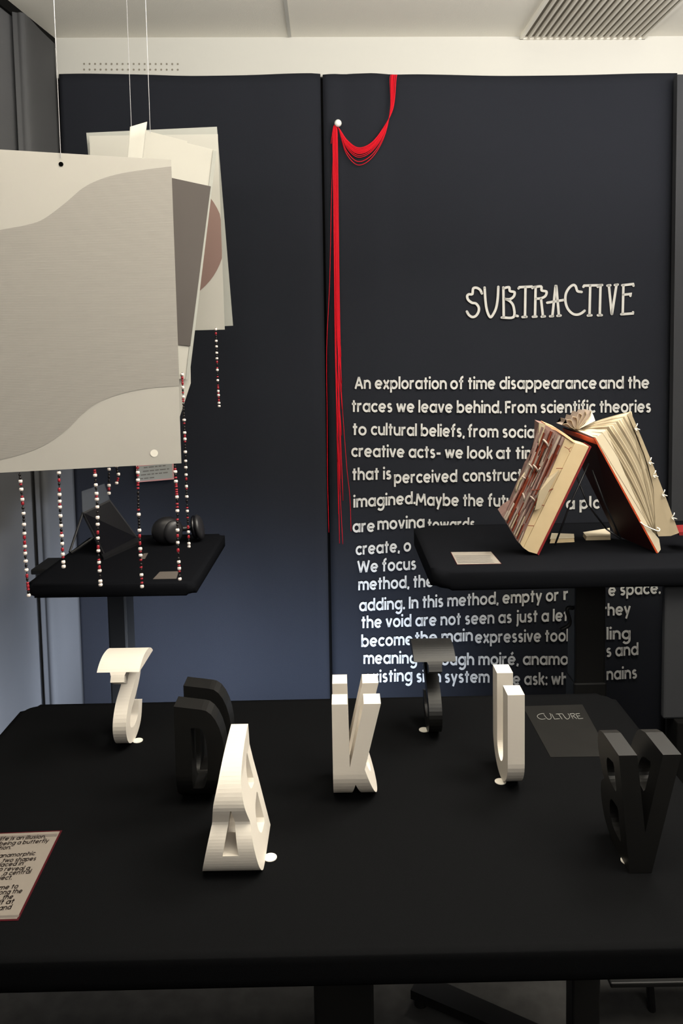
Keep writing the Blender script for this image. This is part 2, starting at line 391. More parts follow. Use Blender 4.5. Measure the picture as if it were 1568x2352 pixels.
# lettering on the banner
TOFF = 0.0385
tp = lambda x, y: wallp(x, y, TOFF)
LINES = [
 ('An exploration', 815, 893, 1025, 894), ('of time disappearance', 1034, 894, 1369, 893), ('and the', 1376, 893, 1490, 892)]
TEXT = [
 LINES,
 [('traces we leave behind.', 808, 946, 1151, 949), ('From scientific theories', 1160, 949, 1494, 947)],
 [('to', 810, 999, 841, 1000), ('cultural beliefs,', 852, 999, 1066, 1004), ('from social', 1074, 1004, 1233, 1006)],
 [('creative acts- we look', 807, 1049, 1131, 1054), ('at tim', 1139, 1054, 1232, 1054)],
 [('that is', 809, 1103, 898, 1101), ('perceived', 905, 1110, 1049, 1107), ('construct', 1063, 1106, 1198, 1104)],
 [('imagined.', 812, 1166, 953, 1157), ('Maybe the futu', 955, 1161, 1178, 1164), ('a pl', 1300, 1170, 1357, 1168), ('c', 1362, 1168, 1376, 1168)],
 [('are', 810, 1223, 860, 1221), ('moving', 867, 1217, 974, 1212), ('towards', 982, 1219, 1090, 1217)],
 [('create, o', 817, 1275, 943, 1266)],
 [('We focus', 821, 1316, 955, 1308)],
 [('method, the act of removing rath', 823, 1356, 1296, 1333)],
 [('adding. In this method, empty or', 825, 1404, 1282, 1380), ('r', 1294, 1378, 1306, 1378), ('e space.', 1397, 1369, 1516, 1363)],
 [('the void are not seen as just a lef', 830, 1443, 1304, 1426), ('they', 1383, 1415, 1447, 1412)],
 [('become', 830, 1486, 947, 1481), ('the main', 953, 1479, 1085, 1472), ('expressive tool', 1091, 1477, 1304, 1473), ('ling', 1393, 1469, 1447, 1468)],
 [('meaning', 835, 1525, 957, 1524), ('through moiré, anamo', 968, 1528, 1304, 1527), ('s and', 1392, 1509, 1465, 1504)],
 [('existing', 836, 1569, 946, 1564), ('sign', 956, 1567, 1012, 1567), ('system', 1021, 1568, 1123, 1568), ('we ask: wh', 1154, 1573, 1304, 1573), ('nains', 1393, 1562, 1462, 1558)],
]
for segs in TEXT:
    for sg in segs: faces_obj('text_line', text_on([sg], tp, 27.5, 0.19), 'vinyl_white', banner)
# title in spindly hand-drawn capitals
T = [
 [(205, 160), (190, 130), (160, 113), (132, 120), (125, 165), (95, 168), (82, 185), (92, 215), (122, 238), (155, 245), (178, 275), (178, 310), (158, 345), (128, 358), (98, 342), (80, 312)],
 [(228, 112), (236, 230), (250, 310), (275, 358), (300, 335), (325, 280), (338, 200), (343, 105)],
 [(385, 110), (388, 360)], [(372, 362), (470, 358), (470, 270), (440, 225), (398, 205)], [(385, 118), (432, 108), (440, 140), (478, 150), (472, 185), (440, 208), (398, 208)], [(485, 345), (505, 350)],
 [(512, 118), (520, 108), (622, 103), (628, 115)], [(570, 110), (566, 355)], [(545, 358), (578, 356)],
 [(655, 105), (650, 352)], [(632, 356), (662, 354)], [(640, 108), (700, 102), (706, 135), (745, 145), (738, 180), (705, 200), (658, 205)], [(700, 205), (716, 350)], [(706, 355), (732, 352)],
 [(822, 98), (795, 350)], [(828, 98), (850, 345)], [(776, 352), (800, 350)], [(838, 348), (864, 345)], [(752, 238), (892, 215)],
 [(1040, 148), (1005, 140), (990, 100), (968, 90), (935, 115), (908, 165), (905, 230), (925, 290), (965, 330), (1005, 338), (1040, 325), (1065, 305)],
 [(1055, 105), (1062, 95), (1170, 92), (1175, 105)], [(1112, 95), (1106, 340)], [(1092, 345), (1122, 343)],
 [(1198, 92), (1192, 340)], [(1182, 92), (1212, 90)], [(1176, 343), (1208, 342)],
 [(1268, 92), (1292, 332)], [(1332, 88), (1294, 332)], [(1256, 95), (1280, 92)], [(1318, 90), (1342, 86)],
 [(1390, 90), (1384, 330)], [(1380, 92), (1470, 82), (1474, 95)], [(1388, 172), (1450, 165), (1448, 180)], [(1372, 335), (1468, 328), (1470, 318)],
]
def strokes(polys, conv, wd_px, proj):
    out = []
    for s in polys:
        P = [conv(*p) for p in s]
        if len(P) > 4: P = [(v.x, v.y) for v in catmull([Vector((a, b, 0)) for a, b in P], 4)]
        for f in ribbon(P, wd_px): out.append([proj(*p) for p in f])
        for e in (P[0], P[-1]):
            out.append([proj(e[0] + wd_px / 2 * math.cos(k * math.pi / 5), e[1] + wd_px / 2 * math.sin(k * math.pi / 5)) for k in range(10)])
    return out
faces_obj('title_lettering', strokes(T, lambda x, y: (1050 + x / 3.646, 630 + y / 3.646), 5.7, tp), 'vinyl_soft', banner)

# left wall: seam and folded fabric return near the corner
def leftp(px, py, off=0.0): return on_plane(px, py, corner + ln * off, ln)
s0 = leftp(98, 1420, 0.012); s0.z = 0.02
s1 = wallp(183, 1450, 0.034); s1.z = 0.02
bm = bmesh.new(); H = ZC - 0.05
prof = [s0 - ldir * 0.012, s0 + ln * 0.012 - ldir * 0.002, s0 + ln * 0.030 + ldir * 0.010, s0.lerp(s1, 0.55) + ln * 0.012, s1]
prof = catmull(prof, 5)
fr = [bm.verts.new(p) for p in prof]; bk = [bm.verts.new(p + Vector((0, 0, H))) for p in prof]
for i in range(len(prof) - 1): bm.faces.new((fr[i], fr[i + 1], bk[i + 1], bk[i]))
o = from_bm('fabric_return', bm, 'left_fabric', None, True)
md = o.modifiers.new('thickness', 'SOLIDIFY'); md.thickness = 0.004
tag(o, 'narrow grey fabric strip folded into the corner left of the back wall', 'wall fabric')

# flat grey partition at the far right
a = at_y(1555, 171, 2.80); b = at_y(1541, 1215, 2.80); dx = Vector((0.6, 0.02, 0))
a0 = a + (b - a) * ((a.z - 0.0) / (a.z - b.z))
f = [a, a + dx, a0 + dx, a0]
o = from_bm('partition_panel', prism_bm(f, [p + Vector((0, 0.03, 0)) for p in f]), 'grey_board')
tag(o, 'tall plain grey partition panel at the right end of the lettered fabric', 'panel')

# ------------------------------------------------------------------ cloth covered tables
def rounded_top(name, x0, x1, y0, y1, z0, z1, rc, m, parent, bev=0.016):
    bm = bmesh.new(); pts = []
    for cx, cy, a in ((x1 - rc, y1 - rc, 0), (x0 + rc, y1 - rc, 90), (x0 + rc, y0 + rc, 180), (x1 - rc, y0 + rc, 270)):
        for k in range(7): pts.append((cx + rc * math.cos(R(a + 15 * k)), cy + rc * math.sin(R(a + 15 * k))))
    lo = [bm.verts.new((x, y, z0)) for x, y in pts]; hi = [bm.verts.new((x, y, z1)) for x, y in pts]; n = len(pts)
    bm.faces.new(hi); bm.faces.new(lo[::-1])
    for i in range(n): bm.faces.new((lo[i], lo[(i + 1) % n], hi[(i + 1) % n], hi[i]))
    es = [e for e in bm.edges if abs(e.verts[0].co.z - e.verts[1].co.z) < 1e-6]
    bmesh.ops.bevel(bm, geom=es, offset=bev, segments=4, affect='EDGES', profile=0.5)
    o = from_bm(name, bm, m, parent, True)
    return o
def col(name, parent, x, y, w_, d_, z1, m='black_metal', z0=0.0):
    return from_bm(name, box_bm(x - w_ / 2, x + w_ / 2, y - d_ / 2, y + d_ / 2, z0, z1, 0.006), m, parent)

# front table
ZT = 0.70
bl, br = on_z(60, 1619, ZT), on_z(1402, 1592, ZT)
fr_ = on_z(784, 2264, ZT - 0.045)
ang = math.atan2(br.y - bl.y, br.x - bl.x); mid = (bl + br) / 2
TW = (br - bl).length; TDp = mid.y - fr_.y
tb = thing('display_table', 'large black cloth-covered table in the foreground holding seven letter blocks', 'table', (mid.x, mid.y, 0), ang)
rounded_top('tabletop', -TW / 2, TW / 2, -TDp, 0, ZT - 0.045, ZT, 0.035, 'table_cloth', tb, 0.012)
cy0 = 1.42 - mid.y
wpx = 1.42 / F
cxx = (737 - CX) * wpx - mid.x + 0.02
col('column', tb, cxx, cy0, 0.115, 0.075, ZT - 0.05)
from_bm('foot', box_bm(cxx - 0.04, cxx + 0.04, cy0 - 0.28, cy0 + 0.2, 0, 0.03, 0.008), 'black_metal', tb)
from_bm('crossbeam', box_bm(-TW / 2 + 0.2, TW / 2 - 0.2, cy0 - 0.03, cy0 + 0.03, ZT - 0.085, ZT - 0.046, 0.004), 'black_metal', tb)

# black stand under the table
pb = at_y(1338, 2300, 1.52); pb.z = 0
st = thing('floor_stand', 'black stand with slim post and splayed feet under the front table', 'stand', (pb.x, pb.y, 0))
from_bm('post', box_bm(-0.029, 0.029, -0.025, 0.025, 0, 0.60, 0.004), 'black_metal', st)
e = on_z(955, 2282, 0.02) - pb; e.z = 0
for v in (e, Vector((0.30, 0.02, 0)), Vector((-0.05, -0.32, 0))):
    t = v.normalized(); s = Vector((-t.y, t.x, 0)) * 0.03
    f = [s * 0.8, -s * 0.8, v - s, v + s]
    ft = from_bm('foot', prism_bm([p + Vector((0, 0, 0.030)) for p in f], [p + Vector((0, 0, 0.052)) for p in f]), 'black_metal', st)
    bm = bmesh.new(); bmesh.ops.create_cone(bm, cap_ends=True, segments=16, radius1=0.016, radius2=0.012, depth=0.03, matrix=Matrix.Translation(v * 0.97 + Vector((0, 0, 0.015))))
    from_bm('glide', bm, 'black_plastic', ft)
a = at_y(1480, 2268, 1.60)
f0, f1 = at_y(1402, 2259, 1.60), at_y(1600, 2250, 1.60)
bt = thing('under_shelf', 'low black shelf bar under the right end of the front table', 'shelf', (f0.x, 1.6, 0))
from_bm('shelf_plate', box_bm(0, 0.28, 0, 0.16, f0.z - 0.012, f0.z, 0.003), 'black_metal', bt)
for x in (0.115, 0.265):
    from_bm('leg', tube_bm([(x, 0.08, f0.z - 0.012), (x + 0.01, 0.08, 0.0)], 0.009, 10), 'black_metal', bt)

# right table (standing height)
ZS = 0.96
rl = on_z(950, 1208, ZS); rf = on_z(1150, 1312, ZS)
rt = thing('display_table', 'black cloth-covered standing table at right with the tent of open books', 'table', (rl.x - 0.005, rl.y, 0), R(0.5))
RD = rl.y - rf.y
rounded_top('tabletop', 0, 1.0, -RD, 0.0, ZS - 0.05, ZS, 0.05, 'side_cloth', rt, 0.02)
c0 = at_y(1356, 1400, rl.y - RD * 0.55)
col('column', rt, c0.x - rl.x, -RD * 0.5, 0.092, 0.075, ZS - 0.05)
col('column_sleeve', rt, c0.x - rl.x, -RD * 0.5, 0.100, 0.082, 0.55)
from_bm('foot', box_bm(c0.x - rl.x - 0.04, c0.x - rl.x + 0.04, -RD * 0.95, 0.0, 0, 0.03, 0.006), 'black_metal', rt)
hx = at_y(1300, 1420, rl.y - RD * 0.5)
bm = tube_bm(catmull([(hx.x - rl.x + 0.035, -RD * 0.5 - 0.01, hx.z + 0.03), (hx.x - rl.x - 0.0, -RD * .5 - 0.02, hx.z + 0.035), (hx.x - rl.x + .008, -RD * .5 - 0.02, hx.z - 0.01), (hx.x - rl.x - 0.02, -RD * .5 - 0.02, hx.z - 0.03)], 6), 0.006, 8)
from_bm('crank_handle', bm, 'black_metal', rt, True)

# left table
lf, lr = on_z(436, 1338, ZS), on_z(512, 1226, ZS)
ll = on_z(58, 1344, ZS)
la = math.atan2(lf.y - ll.y, lf.x - ll.x)
lt = thing('display_table', 'black cloth-covered standing table at left with headphones and a propped tablet', 'table', (lf.x, lf.y, 0), la)
LW = (lf - ll).length; LD = lr.y - lf.y
rounded_top('tabletop', -LW, 0.012, 0, LD, ZS - 0.034, ZS, 0.022, 'side_cloth', lt, 0.016)
lc = at_y(276, 1400, lf.y + LD * 0.62)
col('column', lt, lc.x - lf.x, LD * 0.62, 0.056, 0.085, ZS - 0.034)
from_bm('foot', box_bm(lc.x - lf.x - 0.035, lc.x - lf.x + 0.035, 0.02, LD, 0, 0.03, 0.006), 'black_metal', lt)
bm = box_bm(lc.x - lf.x - 0.24, lc.x - lf.x + 0.03, LD * 0.5, LD * 0.75, ZS - 0.050, ZS - 0.034, 0.004)
from_bm('support_plate', bm, 'black_metal', lt)

# grey board below the right table
a = at_y(1527, 1322, 2.02); b = at_y(1532, 1652, 2.02)
gb = thing('floor_panel', 'grey board on a black plinth in front of the right table, at the picture edge', 'panel', (a.x, 2.02, 0))
from_bm('board', box_bm(0, 0.5, 0, 0.02, b.z, ZS - 0.062, 0.006), 'grey_board', gb)
from_bm('plinth', box_bm(0.03, 0.5, -0.02, 0.05, 0, b.z, 0.004), 'black_gap', gb)

# ------------------------------------------------------------------ letter blocks: one letter seen from the front, another from the side
def ell(cx, cy, rx, ry, a0, a1, n=14):
    return [(cx + rx * math.cos(R(a0 + (a1 - a0) * k / n)), cy + ry * math.sin(R(a0 + (a1 - a0) * k / n))) for k in range(n + 1)]
HL = 0.197
def pxpoly(pts, sx, sy): return [(x * sx, y * sy) for x, y in pts]
F_A = [[(-.050, 0), (-.0405, .045), (-.031, .09), (-.0265, .128), (-.0205, .158), (-.0150, HL), (.0150, HL), (.0165, .158), (.0225, .128), (.031, .09), (.0405, .045), (.050, 0), (.021, 0), (.018, .004), (-.018, .004), (-.021, 0)],
       [(-.0125, .044), (.0135, .044), (.002, .116), (.0, .116)]]
F_K = [[((x - 54.5) * .00083, y * HL / 215) for x, y in [(0, 0), (0, 215), (35, 215), (38, 83), (71, 215), (109, 215), (71, 78), (101, 0), (68, 0), (50, 44), (39, 0)]]]
F_V = [[((x - 69) * .00071, y * HL / 270) for x, y in [(0, 270), (41, 270), (61, 93), (99, 270), (140, 270), (77, 0), (27, 0)]]]
F_I = [[(-.016, 0), (-.016, HL), (.016, HL), (.016, 0)]]
F_T = [[(-.045, HL + .01), (.045, HL + .01), (.045, .1765), (.0172, .1765), (.0141, .170), (.0141, -.01), (-.0141, -.01), (-.0141, .170), (-.0172, .1765), (-.045, .1765)]]
F_D = [[(-.046, 0), (-.046, HL)] + ell(.004, .095, .042, .095, 90, -90)[0:], [(-.016, .035), (-.002, .035)] + ell(0, .095, .014, .06, -90, 90)[1:-1] + [(-.002, .155), (-.016, .155)]]
def S_U(d=.130, t=.042, b=.062):
    r = d / 2
    return [[(0, HL)] + ell(r, b, r, b, 180, 360, 22) + [(d, HL), (d - t, HL)] + ell(r, b, r - t, b - .034, 360, 180, 22) + [(t, HL)]]
def loop(pts, n=5): return [(v.x, v.y) for v in catmull([Vector((a, b, 0)) for a, b in pts], n)]
def S_B(d=.145):
    P = [(d, 0), (d, HL), (d - .012, HL)] + loop([(d - .012, HL), (.085, .190), (.044, .174), (.019, .150), (.009, .122), (.018, .092)])[1:]
    P += loop([(.020, .092), (.005, .070), (.0, .046), (.004, .020), (.020, .004), (.045, 0)])[1:]
    h1 = [(.113, .158), (.113, .112)] + loop([(.108, .106), (.080, .112), (.070, .130), (.082, .150), (.108, .162)], 4)
    h2 = [(.113, .084), (.113, .036)] + loop([(.108, .030), (.070, .036), (.056, .058), (.072, .080), (.108, .088)], 4)
    return [P, h1, h2]
def S_BV():
    P = [(0, 0), (0, HL), (.072, HL)] + loop([(.072, HL), (.098, .188), (.110, .160), (.106, .128), (.092, .106)])[1:] + loop([(.092, .106), (.112, .088), (.120, .058), (.110, .022), (.078, 0)])[1:]
    h1 = [(.030, .162), (.030, .122)] + loop([(.034, .117), (.062, .122), (.070, .140), (.062, .160), (.034, .167)], 4)
    h2 = [(.030, .086), (.030, .036)] + loop([(.034, .031), (.066, .036), (.076, .060), (.064, .086), (.034, .091)], 4)
    return [P, h1, h2]
def S_S():
    cl = [Vector((p.x * 1.25, p.y * HL / .19, 0)) for p in catmull([(.0105, .146, 0), (.020, .163, 0), (.045, .1745, 0), (.078, .172, 0), (.098, .152, 0), (.094, .128, 0), (.066, .104, 0), (.032, .084, 0), (.015, .056, 0), (.024, .028, 0), (.054, .016, 0), (.086, .028, 0), (.098, .062, 0)], 6)]
    L, Rr = [], []; h = .0155
    for i, p in enumerate(cl):
        t = (cl[min(i + 1, len(cl) - 1)] - cl[max(i - 1, 0)]).normalized(); n = Vector((-t.y, t.x, 0)) * h
        L.append((p.x + n.x, p.y + n.y)); Rr.append((p.x - n.x, p.y - n.y))
    ok = lambda q: min((q[0] - c_.x) ** 2 + (q[1] - c_.y) ** 2 for c_ in cl) > (h * .965) ** 2
    return [[q for q in L if ok(q)] + [q for q in Rr[::-1] if ok(q)]]
def extr(polys, half):
    cu = bpy.data.curves.new('tmp', 'CURVE'); cu.dimensions = '2D'; cu.fill_mode = 'BOTH'; cu.extrude = half
    for p in polys:
        sp = cu.splines.new('POLY'); sp.points.add(len(p) - 1); sp.use_cyclic_u = True
        for i, (x, y) in enumerate(p): sp.points[i].co = (x, y, 0, 1)
    o = bpy.data.objects.new('tmp', cu); C.objects.link(o)
    dg = bpy.context.evaluated_depsgraph_get(); dg.update()
    me = bpy.data.meshes.new_from_object(o.evaluated_get(dg))
    bpy.data.objects.remove(o); bpy.data.curves.remove(cu)
    bm = bmesh.new(); bm.from_mesh(me)
    bmesh.ops.remove_doubles(bm, verts=bm.verts, dist=1e-5); bmesh.ops.recalc_face_normals(bm, faces=bm.faces)
    bm.to_mesh(me); bm.free(); me.materials.clear()
    return me
def ambigram(front, side, d):
    ma = extr(front, 0.2); mb = extr(side, 0.2)
    oa = bpy.data.objects.new('tmpa', ma); ob = bpy.data.objects.new('tmpb', mb)
    ma.transform(Matrix.Rotation(R(90), 4, 'X'))                               # (x, y) -> (x, z), extruded along y
    mb.transform(Matrix(((0, 0, 1, 0), (1, 0, 0, 0), (0, 1, 0, 0), (0, 0, 0, 1))))   # (u, z) -> (y, z), extruded along x
    C.objects.link(oa); C.objects.link(ob)
    md = oa.modifiers.new('b', 'BOOLEAN'); md.operation = 'INTERSECT'; md.object = ob; md.solver = 'EXACT'
    dg = bpy.context.evaluated_depsgraph_get(); dg.update()
    me = bpy.data.meshes.new_from_object(oa.evaluated_get(dg))
    bpy.data.objects.remove(oa); bpy.data.objects.remove(ob)
    me.name = 'letter_block'
    for p_ in me.polygons: p_.use_smooth = False
    print('block', len(me.vertices))
    return me
me_ab = ambigram(F_A, S_B(), .145); me_ku = ambigram(F_K, S_U(), .13); me_vb = ambigram(F_V, S_BV(), .118)
me_ab.transform(Matrix.Diagonal((1, 1, .955, 1)))
me_ts = ambigram(F_T, S_S(), .115); me_ui = ambigram(F_I, S_U(.14), .14); me_du = ambigram(F_D, S_U(), .13)
def block(mesh, m, px, py, label, u0=0.0, dot=None, rotz=0.0, dotr=0.011):
    p = on_z(px, py, ZT)
    o = thing('letter_block', label, 'letter block', (p.x, p.y - u0, ZT + 0.0006), rotz, 'letter blocks on the front table')
    me = mesh if not mesh.users else mesh.copy()
    me.materials.clear()
    b = link('letter_body', me, m, o)
    if dot:
        bm = bmesh.new(); bmesh.ops.create_cone(bm, cap_ends=True, segments=28, radius1=dotr, radius2=dotr, depth=0.0012, matrix=Matrix.Translation((dot[0], dot[1], 0.0006)))
        from_bm('brim_disc', bm, 'white_brim', o)
    return o
block(me_ts, 'white_plastic', 286, 1716, 'white 3D-printed letter block with a broad flat head and curved stem, at the back left', 0.035, (.022, .060))
block(me_ts.copy(), 'black_plastic', 997, 1690, 'black 3D-printed letter block shaped like a hammer, in front of the wall text', 0.035, (-.020, .060))
block(me_du, 'black_plastic', 470, 1836, 'black 3D-printed block of two round-shouldered slabs behind the white A block', 0.03, None)
block(me_ab, 'white_plastic', 535, 2003, 'white 3D-printed A-shaped block with bulging front, nearest the camera', 0.022, (.058, .055))
block(me_ku, 'white_plastic', 821, 1832, 'white 3D-printed K-shaped block with four prongs, in the middle of the table', 0.03, None)
block(me_ui, 'white_plastic', 1177, 1808, 'white 3D-printed narrow U-shaped block beside the black card', 0.03, (-.020, .048))
block(me_vb, 'black_plastic', 1488, 2006, 'black 3D-printed V-shaped block at the right table edge', 0.0, (-.022, .03))

# ------------------------------------------------------------------ cards
def card(name, label, quad, z, m, border=None, bw=0.004, extra=None):
    P = [on_z(x, y, z + 0.0008) for x, y in quad]
    o = thing(name, label, 'card', (P[3].x, P[3].y, z))
    lp = local(o, P)
    base = from_bm('card', prism_bm([p - Vector((0, 0, 0.0006)) for p in lp], lp), border or m, o)
    if border:
        c = sum(lp, Vector()) / 4
        # inset paper face
        ins = []
        n = len(lp)
        for i in range(n):
            a_ = (lp[(i + 1) % n] - lp[i]).normalized(); b_ = (lp[i - 1] - lp[i]).normalized()
            ins.append(lp[i] + (a_ + b_) * bw + Vector((0, 0, 0.0003)))
        faces_obj('paper_face', [ins], m, o)
    return o
# culture card
o = card('black_card', 'thin black card with faint drawn capitals, lying beside the white U-shaped block', [(1200, 1622), (1337, 1618), (1402, 1737), (1264, 1739)], ZT, 'black_card')
q = lambda x, y: on_z(x, y, ZT + 0.0013) - o.location
CU = [[(350, 275), (300, 280), (250, 300), (240, 330), (275, 360), (320, 370), (370, 362)], [(345, 290), (390, 350), (430, 372), (465, 350), (455, 290), (440, 275)],
      [(475, 285), (520, 368), (605, 360)], [(545, 285), (640, 280)], [(585, 283), (645, 368)], [(650, 282), (695, 345), (730, 368), (765, 345), (760, 300), (740, 278)],
      [(775, 280), (825, 362)], [(775, 280), (830, 276), (850, 295), (825, 315), (800, 318)], [(825, 316), (885, 362)], [(865, 280), (915, 362)], [(865, 280), (930, 276)], [(890, 318), (935, 314)], [(915, 362), (985, 356)]]
faces_obj('lettering', strokes(CU, lambda x, y: (1200 + x / 7.127, 1600 + y / 7.127), 1.25, q), 'faint_print', o)
# big text card at the left edge
o = card('text_card', 'cream text card with dark red border, lying at the left edge of the front table', [(-170, 1920), (143, 1907), (42, 2114), (-330, 2126)], ZT, 'card_paper_shaded', 'card_border', 0.0032)
q = lambda x, y: on_z(x, y, ZT + 0.0016) - o.location
CT = [('life is an illusion.', -2, 1931, 104, 1925), ('being a butterfly', -3, 1942, 110, 1935), ('tion.', -4, 1952, 24, 1950), ('anamorphic', -4, 1970, 79, 1964), ('two shapes', 4, 1981, 81, 1976),
      ('laced in', -3, 1991, 52, 1987), ('o reveal a', -4, 2001, 67, 1998), ('a central', 6, 2011, 69, 2006), ('ject.', -3, 2021, 26, 2020), ('me to', -4, 2044, 40, 2040), ('ong the', -4, 2055, 49, 2051), ('the', 4, 2067, 28, 2064), ('lt at', -4, 2078, 30, 2075), ('and', -4, 2091, 24, 2088)]
out = []
up = (q(143, 1907) - q(42, 2114)).normalized() * 0.0105
out = text_on(CT, q, 8, 0.19, up)
faces_obj('lettering', out, 'ink', o)
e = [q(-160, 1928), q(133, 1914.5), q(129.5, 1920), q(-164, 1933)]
faces_obj('grey_band', [[p - Vector((0, 0, 0.0002)) for p in e]], 'card_grey', o)  # darker strip inside the card's border
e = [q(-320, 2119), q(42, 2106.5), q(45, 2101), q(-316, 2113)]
faces_obj('grey_band', [[p - Vector((0, 0, 0.0002)) for p in e]], 'card_grey', o)
# small card on the right table
o = card('text_card', 'small pale text card lying on the right table left of the books', [(1034, 1268), (1128, 1267), (1152, 1295), (1049, 1297)], ZS, 'card_pale', 'card_border', 0.0016)
q = lambda x, y: on_z(x, y, ZS + 0.0016) - o.location
ls = []
for k in range(6):
    y = 1276 + k * 3.1; x0 = 1043.5 + k * 1.5
    ls.append([q(x0, y), q(x0 + 84 - random.random() * 8, y - 0.5), q(x0 + 84 - random.random() * 8 + .7, y + 0.7), q(x0 + 0.7, y + 1.2)])
faces_obj('lettering', ls, 'ink_grey', o)
# small cards on the left table
card('blank_card', 'small grey card lying near the front right corner of the left table', [(367, 1313), (410, 1312), (405, 1329), (351, 1330)], ZS, 'card_grey')
card('blank_card', 'tiny grey card beside the propped tablet, in front of the headphones', [(330, 1271), (340, 1270), (333, 1283), (322, 1284)], ZS, 'card_grey')
# text label on the wall behind the beads
P = [wallp(x, y, 0.045) for x, y in ((312, 1069), (398, 1060), (399, 1101), (316, 1108))]
o = thing('wall_label', 'small white label with pink border on the wall behind the bead strings', 'label', P[3])
from_bm('label_card', prism_bm([p - P[3] for p in P], [p - P[3] - wn * 0.006 for p in P]), 'pink_border', o)
wl = lambda x, y, k=0.0456: wallp(x, y, k) - P[3]
faces_obj('paper_face', [[wl(315, 1072, .0453), wl(395, 1063, .0453), wl(396.5, 1098, .0453), wl(319, 1105, .0453)]], 'grey_sheet', o)
ls = []
for k, (x0, x1) in enumerate(((330, 380), (328, 391), (323, 385), (322, 358))):
    y = 1073 + k * 8.5 
    y1 = y - (x1 - x0) * 0.1
    x = x0
    while x < x1 - 2:
        wwd = min(x1 - x, random.uniform(5, 14)); ya = y - (x - x0) * .1
        ls.append([wl(x, ya), wl(x + wwd, ya - wwd * .1), wl(x + wwd, ya - wwd * .1 + 2.6), wl(x, ya + 2.6)]); x += wwd + 2.2
faces_obj('lettering', ls, 'ink_grey', o)

# ------------------------------------------------------------------ hanging sheets
def dark_line(name, label, pts, r=0.0007):
    pts = [Vector(p) for p in pts]
    o = from_bm(name, tube_bm(pts, r, 6), 'nylon'); return tag(o, label, 'line')
def sheet(name, P, m, parent, th=0.0009, nx=14, nz=18, wav=0.0, seed=0):
    """thin paper from four corners tl, tr, br, bl"""
    tl, tr, br, bl = [Vector(p) for p in P]; n = (tr - tl).cross(bl - tl).normalized()
    bm = bmesh.new(); V = []
    for j in range(nz + 1):
        row = []
        for i in range(nx + 1):
            u, v = i / nx, j / nz
            p = (tl * (1 - u) + tr * u) * (1 - v) + (bl * (1 - u) + br * u) * v
            row.append(bm.verts.new(p + n * wav * (math.sin(u * 5 + seed) * .6 + math.sin(v * 4 + seed * 2) * .4)))
        V.append(row)
    for j in range(nz):
        for i in range(nx): bm.faces.new((V[j][i], V[j][i + 1], V[j + 1][i + 1], V[j + 1][i]))
    o = from_bm(name, bm, m, parent, True)
    md = o.modifiers.new('thickness', 'SOLIDIFY'); md.thickness = th; md.offset = 0
    return o
# front sheet
tr = at_y(393, 367, 1.60); brr = at_y(416.5, 1064, 1.60); brr.x = tr.x + (brr.x - tr.x)
tl0 = at_y(0, 343, 1.51)
n1 = (tl0 - tr).cross(brr - tr).normalized()
if n1.y > 0: n1 = -n1
ap = lambda x, y, k=0.0: on_plane(x, y, tr + n1 * k, n1)
tl = ap(-170, 333); bl_ = ap(-165, 1094.5)
pa = thing('hanging_sheet', 'large cream paper sheet with a grey wave band, nearest of the hanging sheets', 'poster', tr, 0, 'hanging paper sheets')
L = lambda pts: [p - pa.location for p in pts]
from_bm('paper', prism_bm(L([tl, tr, brr, bl_]), [p - n1 * 0.001 for p in L([tl, tr, brr, bl_])]), 'poster_paper', pa)
up_w = [(-168, 560), (-80, 545), (0, 528), (60, 517), (100, 503), (150, 466), (190, 432), (230, 412), (275, 399), (330, 390), (393.5, 382)]
dn_w = [(412, 886), (350, 891), (300, 899), (255, 912), (215, 930), (185, 955), (155, 985), (110, 1018), (60, 1040), (0, 1056), (-80, 1070), (-163, 1082)]
sm = lambda P_: [(v.x, v.y) for v in catmull([Vector((a_, b_, 0)) for a_, b_ in P_], 5)]
band = sm(up_w) + sm(dn_w)
bm = bmesh.new(); fc = bm.faces.new([bm.verts.new(p) for p in L([ap(x, y, 0.0006) for x, y in band])]); bmesh.ops.triangulate(bm, faces=[fc])
wb = from_bm('wave_print', bm, 'poster_band', pa); wb['label'] = 'grey printed wave band'
ux = (tr - tl).normalized(); uz = Vector((0, 0, 1))
faces_obj('punched_hole', [disc_poly(p, ux, uz, 0.0045) for p in L([ap(140, 377, 0.0008)])], 'hole_black', pa)
faces_obj('punched_hole', [disc_poly(p, ux, uz, 0.0078) for p in L([ap(354, 1041, 0.0008)])], 'hole_white', pa)
# second sheet, hanging crooked
def flat(px_list, y_left, x_left, y_right, x_right, lean=0.0):
    """vertical plane through two image columns at given distances"""
    pl = at_y(x_left, 800, y_left); pr = at_y(x_right, 800, y_right)
    d = (pr - pl); d.z = 0; d.normalize(); n = Vector((d.y, -d.x, 0))
    return pl, n
pB, nB = flat(None, 1.80, 330, 1.90, 500)
bp = lambda x, y, k=0.0: on_plane(x, y, pB + nB * k, nB)
pbt = thing('hanging_sheet', 'crooked cream sheet with a dark grey rectangle, second of the hanging sheets', 'poster', bp(490, 345), 0, 'hanging paper sheets')
LB = lambda pts: [p - pbt.location for p in pts]
from_bm('back_paper', slab_bm(LB([bp(332, 299, -.012), bp(430, 324, -.012), bp(438, 880, -.012), bp(402, 990, -.012), bp(225, 985, -.012)]), 0.0009, -nB), 'white_sheet', pbt)
from_bm('paper', slab_bm(LB([bp(326, 310), bp(432, 329), bp(497, 345), bp(433, 871), bp(250, 862)]), 0.0009, -nB), 'white_sheet', pbt)
from_bm('edge_strip', slab_bm(LB([bp(489, 345, .0015), bp(497.5, 346, .0015), bp(434, 872, .0015), bp(426, 872, .0015)]), 0.0006, -nB), 'grey_sheet', pbt)
